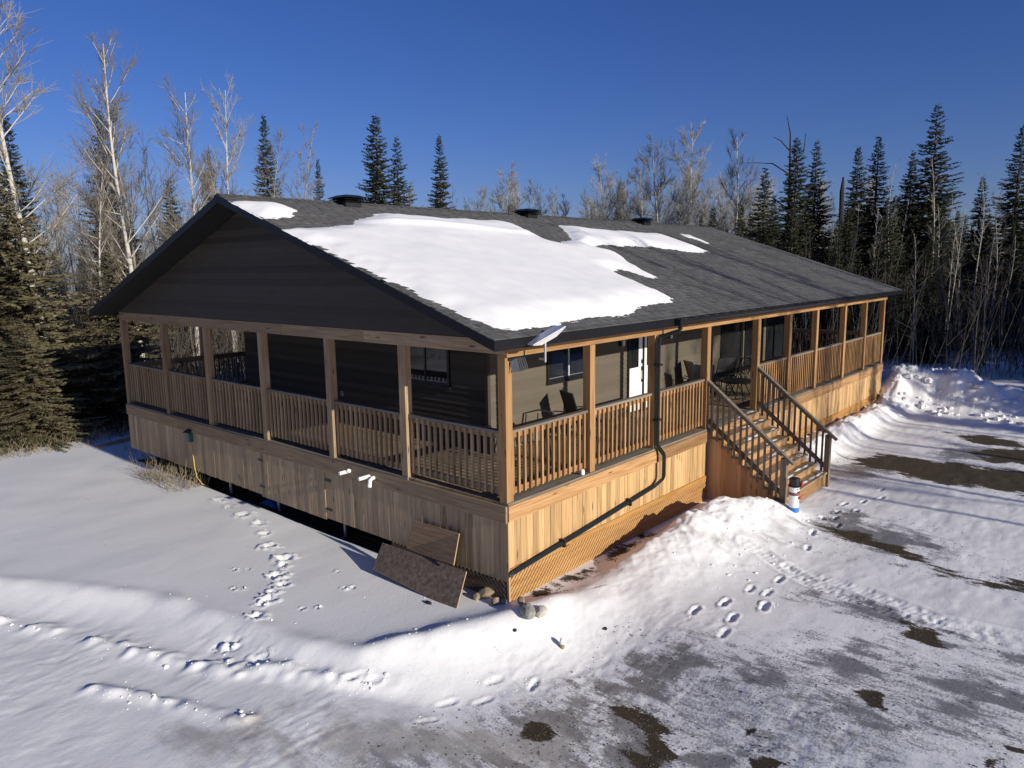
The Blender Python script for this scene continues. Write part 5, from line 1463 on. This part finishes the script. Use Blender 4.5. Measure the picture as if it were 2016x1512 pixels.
scatter(60, 37, 66, -18, 16, SPRUCE, lambda x, y: TR.uniform(.75, 1.0) * (4.8 + depth(x, y) * .09), 12.5, 'spruce_tree', 'dark spruce %s the wood beyond the snowbank', 'spruces deep in the wood beyond the snowbank', 1.6)

scatter(34, 31, 46, -10, 15, SPRUCE, lambda x, y: TR.uniform(5.0, 8.6), 12.5, 'spruce_tree', 'low dark spruce %s the wood beyond the snowbank', 'low spruces in the wood beyond the snowbank', 1.3)

# trees on the sunny side of the drive; their shadows cross the roof, the drive and the snowbank
SOUTH = [(8.0, -21, 14.0, POLE[0]), (9.3, -24, 14.5, ASPEN[2]), (13.2, -22, 14.2, ASPEN[0]), (16.0, -24, 14.5, POLE[1]), (18.6, -19, 12.5, ASPEN[3]), (11.6, -28, 15.0, POLE[2]), (21.5, -21, 12.5, ASPEN[1])]
for (x, y, h, ms) in SOUTH: tree('bare_tree', ms, x, y, h, HB, 'bare tree on the far side of the drive', 'trees on the sunny side of the drive', wide=1.0)
for (x, y, h) in ((17.3, -14.5, 7.0), (20.7, -12.3, 6.0), (19.3, -13.5, 6.6), (22.6, -15.0, 8.0), (25.0, -13.0, 9.0), (28.5, -14, 10.5), (32, -16, 11.5), (23.4, -11.5, 5.5), (30, -20, 13), (36, -18, 12.0), (40, -14, 12.0), (34.5, -12.5, 10.0)): tree('spruce_tree', TR.choice(SPRUCE), x, y, h, 12.5, 'spruce on the far side of the drive', 'trees on the sunny side of the drive', wide=1.1)

# undergrowth: uncountable sticks and dry grass
def sticks(name, n, regions, hlo, hhi, rad, mat, label, lean=.35, kids=2, polys=()):
    r = random.Random(hash(name) % 1000 if False else len(name) * 7)
    vs, fs = [], []
    def stick(a, b, ra, rb):
        k = len(vs); d = (b - a).normalized(); s = d.cross(Vector((.3, .5, .81))).normalized(); t = d.cross(s)
        for c in range(3):
            q = a + (s * math.cos(c * 2.094) + t * math.sin(c * 2.094)) * ra; vs.append((q.x, q.y, q.z))
        for c in range(3):
            q = b + (s * math.cos(c * 2.094) + t * math.sin(c * 2.094)) * rb; vs.append((q.x, q.y, q.z))
        for c in range(3): fs.append((k + c, k + (c + 1) % 3, k + 3 + (c + 1) % 3, k + 3 + c))
    pts = []
    for (x0, x1, y0, y1, share) in regions:
        for _ in range(int(n * share)): pts.append((r.uniform(x0, x1), r.uniform(y0, y1)))
    for P in polys:
        xa, xb = min(q[0] for q in P), max(q[0] for q in P); ya, yb = min(q[1] for q in P), max(q[1] for q in P)
        k = int((xb - xa) * (yb - ya) * 260) + 20
        cand = np.array([(r.uniform(xa, xb), r.uniform(ya, yb)) for _ in range(k)])
        pts += [tuple(c) for c in cand[poly_sd(cand[:, 0], cand[:, 1], P) < -.03]]
    zs = base_height(np.array([p[0] for p in pts]), np.array([p[1] for p in pts]))
    for (x, y), z in zip(pts, zs):
        h = r.uniform(hlo, hhi) * r.uniform(.5, 1)
        a = Vector((x, y, float(z) - .05)); b = a + Vector((r.uniform(-lean, lean) * h, r.uniform(-lean, lean) * h, h))
        stick(a, b, rad, rad * .4)
        for _ in range(kids):
            f = r.uniform(.3, .95); c = a.lerp(b, f)
            e_ = c + Vector((r.uniform(-.4, .4), r.uniform(-.4, .4), r.uniform(.1, .5))) * h * .5
            stick(c, e_, rad * .6, rad * .25)
    me_ = bpy.data.meshes.new(name); me_.from_pydata(vs, [], fs); me_.materials.append(mat)
    return tag(put(bpy.data.objects.new(name, me_)), label, None, None, 'stuff')
sticks('undergrowth', 17000, [(-16, 14, 21, 44, .40), (14, 60, 32, 60, .14), (27, 60, -14, 30, .46)], 1.5, 6.5, .015, M['brush'], 'tangled bare brush filling the wood')
sticks('dry_grass', 900, [(-3.2, 1.2, 15.6, 17.4, .5), (-.7, .25, 9.2, 11.4, .3), (-.2, .6, 11.4, 14.5, .05), (27, 34, -8, 6, .15)], .15, .65, .006, M['grass'], 'dry yellow grass poking through the snow', .5, 1)
sticks('dead_turf', 0, [], .03, .09, .004, M['turf'], 'matted dead grass on the bare patches of the drive', .9, 1, [DIRT[k] for k in (0, 3, 4, 5, 6, 7, 8, 9, 10, 11, 12)])
def scatter_lumps(name, spots, mat, label, seed, sides):
    r = random.Random(seed); m = MB()
    zs = height(np.array([p[0] for p in spots]), np.array([p[1] for p in spots]))
    for (x, y, s_), z in zip(spots, zs):
        a0 = r.uniform(0, 6.28); ring = []
        for lv, rr, hh in ((0, 1.0, -.35), (1, .8, .35)):
            ring.append([(x + s_ * rr * r.uniform(.7, 1.15) * math.cos(a0 + 6.283 * k / sides), y + s_ * rr * r.uniform(.7, 1.15) * math.sin(a0 + 6.283 * k / sides), float(z) + s_ * hh * r.uniform(.8, 1.2)) for k in range(sides)])
        vs = ring[0] + ring[1] + [(x + s_ * r.uniform(-.2, .2), y + s_ * r.uniform(-.2, .2), float(z) + s_ * r.uniform(.55, .8))]
        m.add(vs, [(k, (k + 1) % sides, sides + (k + 1) % sides, sides + k) for k in range(sides)] + [(sides + k, sides + (k + 1) % sides, 2 * sides) for k in range(sides)])
    return tag(m.build(name, mat, None, (0, 0, 0)), label, None, None, 'stuff')
rc = random.Random(77); spots = []
def along(line, n, off, lo, hi):
    for _ in range(n):
        i = rc.randrange(len(line) - 1); t = rc.random()
        if line[i][1] > 8: continue
        x = line[i][0] + (line[i + 1][0] - line[i][0]) * t + rc.gauss(0, off); y = line[i][1] + (line[i + 1][1] - line[i][1]) * t + rc.gauss(0, off)
        spots.append((x, y, lo * (hi / lo) ** (rc.random() ** 2)))
along(RIDGE, 60, .10, .010, .055); along(RIDGE3, 35, .10, .008, .04); along(BANK[3:], 30, .12, .008, .03)
for px, py, pr, pd in PITS:
    for _ in range(2): spots.append((px + rc.gauss(0, pr * 1.1), py + rc.gauss(0, pr * 1.1), rc.uniform(.006, .028)))
for fx, fy, *_ in FEET:
    for _ in range(5): spots.append((fx + rc.gauss(0, .16), fy + rc.gauss(0, .12), rc.uniform(.005, .016)))
for _ in range(40): spots.append((rc.uniform(2.5, 6.0), rc.uniform(-2.6, -.9), rc.uniform(.008, .035)))
for _ in range(25): spots.append((rc.uniform(-4.5, 3), rc.uniform(-4.5, 3), rc.uniform(.005, .016)))
for _ in range(160): spots.append((rc.uniform(18.2, 19.6), rc.uniform(-6, 3), rc.uniform(.03, .16)))
spots = [q for q in spots if not (0 < q[0] < 18.7 and q[1] > -.05)]
scatter_lumps('snow_clods', spots, M['snow'], 'loose crumbs and clods of snow along the plough ridges', 5, 6)
grit = []
for P in DIRT[:13] + ICE:
    xa, xb = min(q[0] for q in P) - .15, max(q[0] for q in P) + .15; ya, yb = min(q[1] for q in P) - .15, max(q[1] for q in P) + .15
    for _ in range(int((xb - xa) * (yb - ya) * 45) + 12): grit.append((rc.uniform(xa, xb), rc.uniform(ya, yb), rc.uniform(.004, .014)))
for _ in range(90): grit.append((rc.uniform(.3, 3.8), rc.uniform(-.5, -.08), rc.uniform(.005, .02)))
scatter_lumps('gravel', grit, M['grit'], 'gravel and bits of bark on the thawed drive', 6, 5)
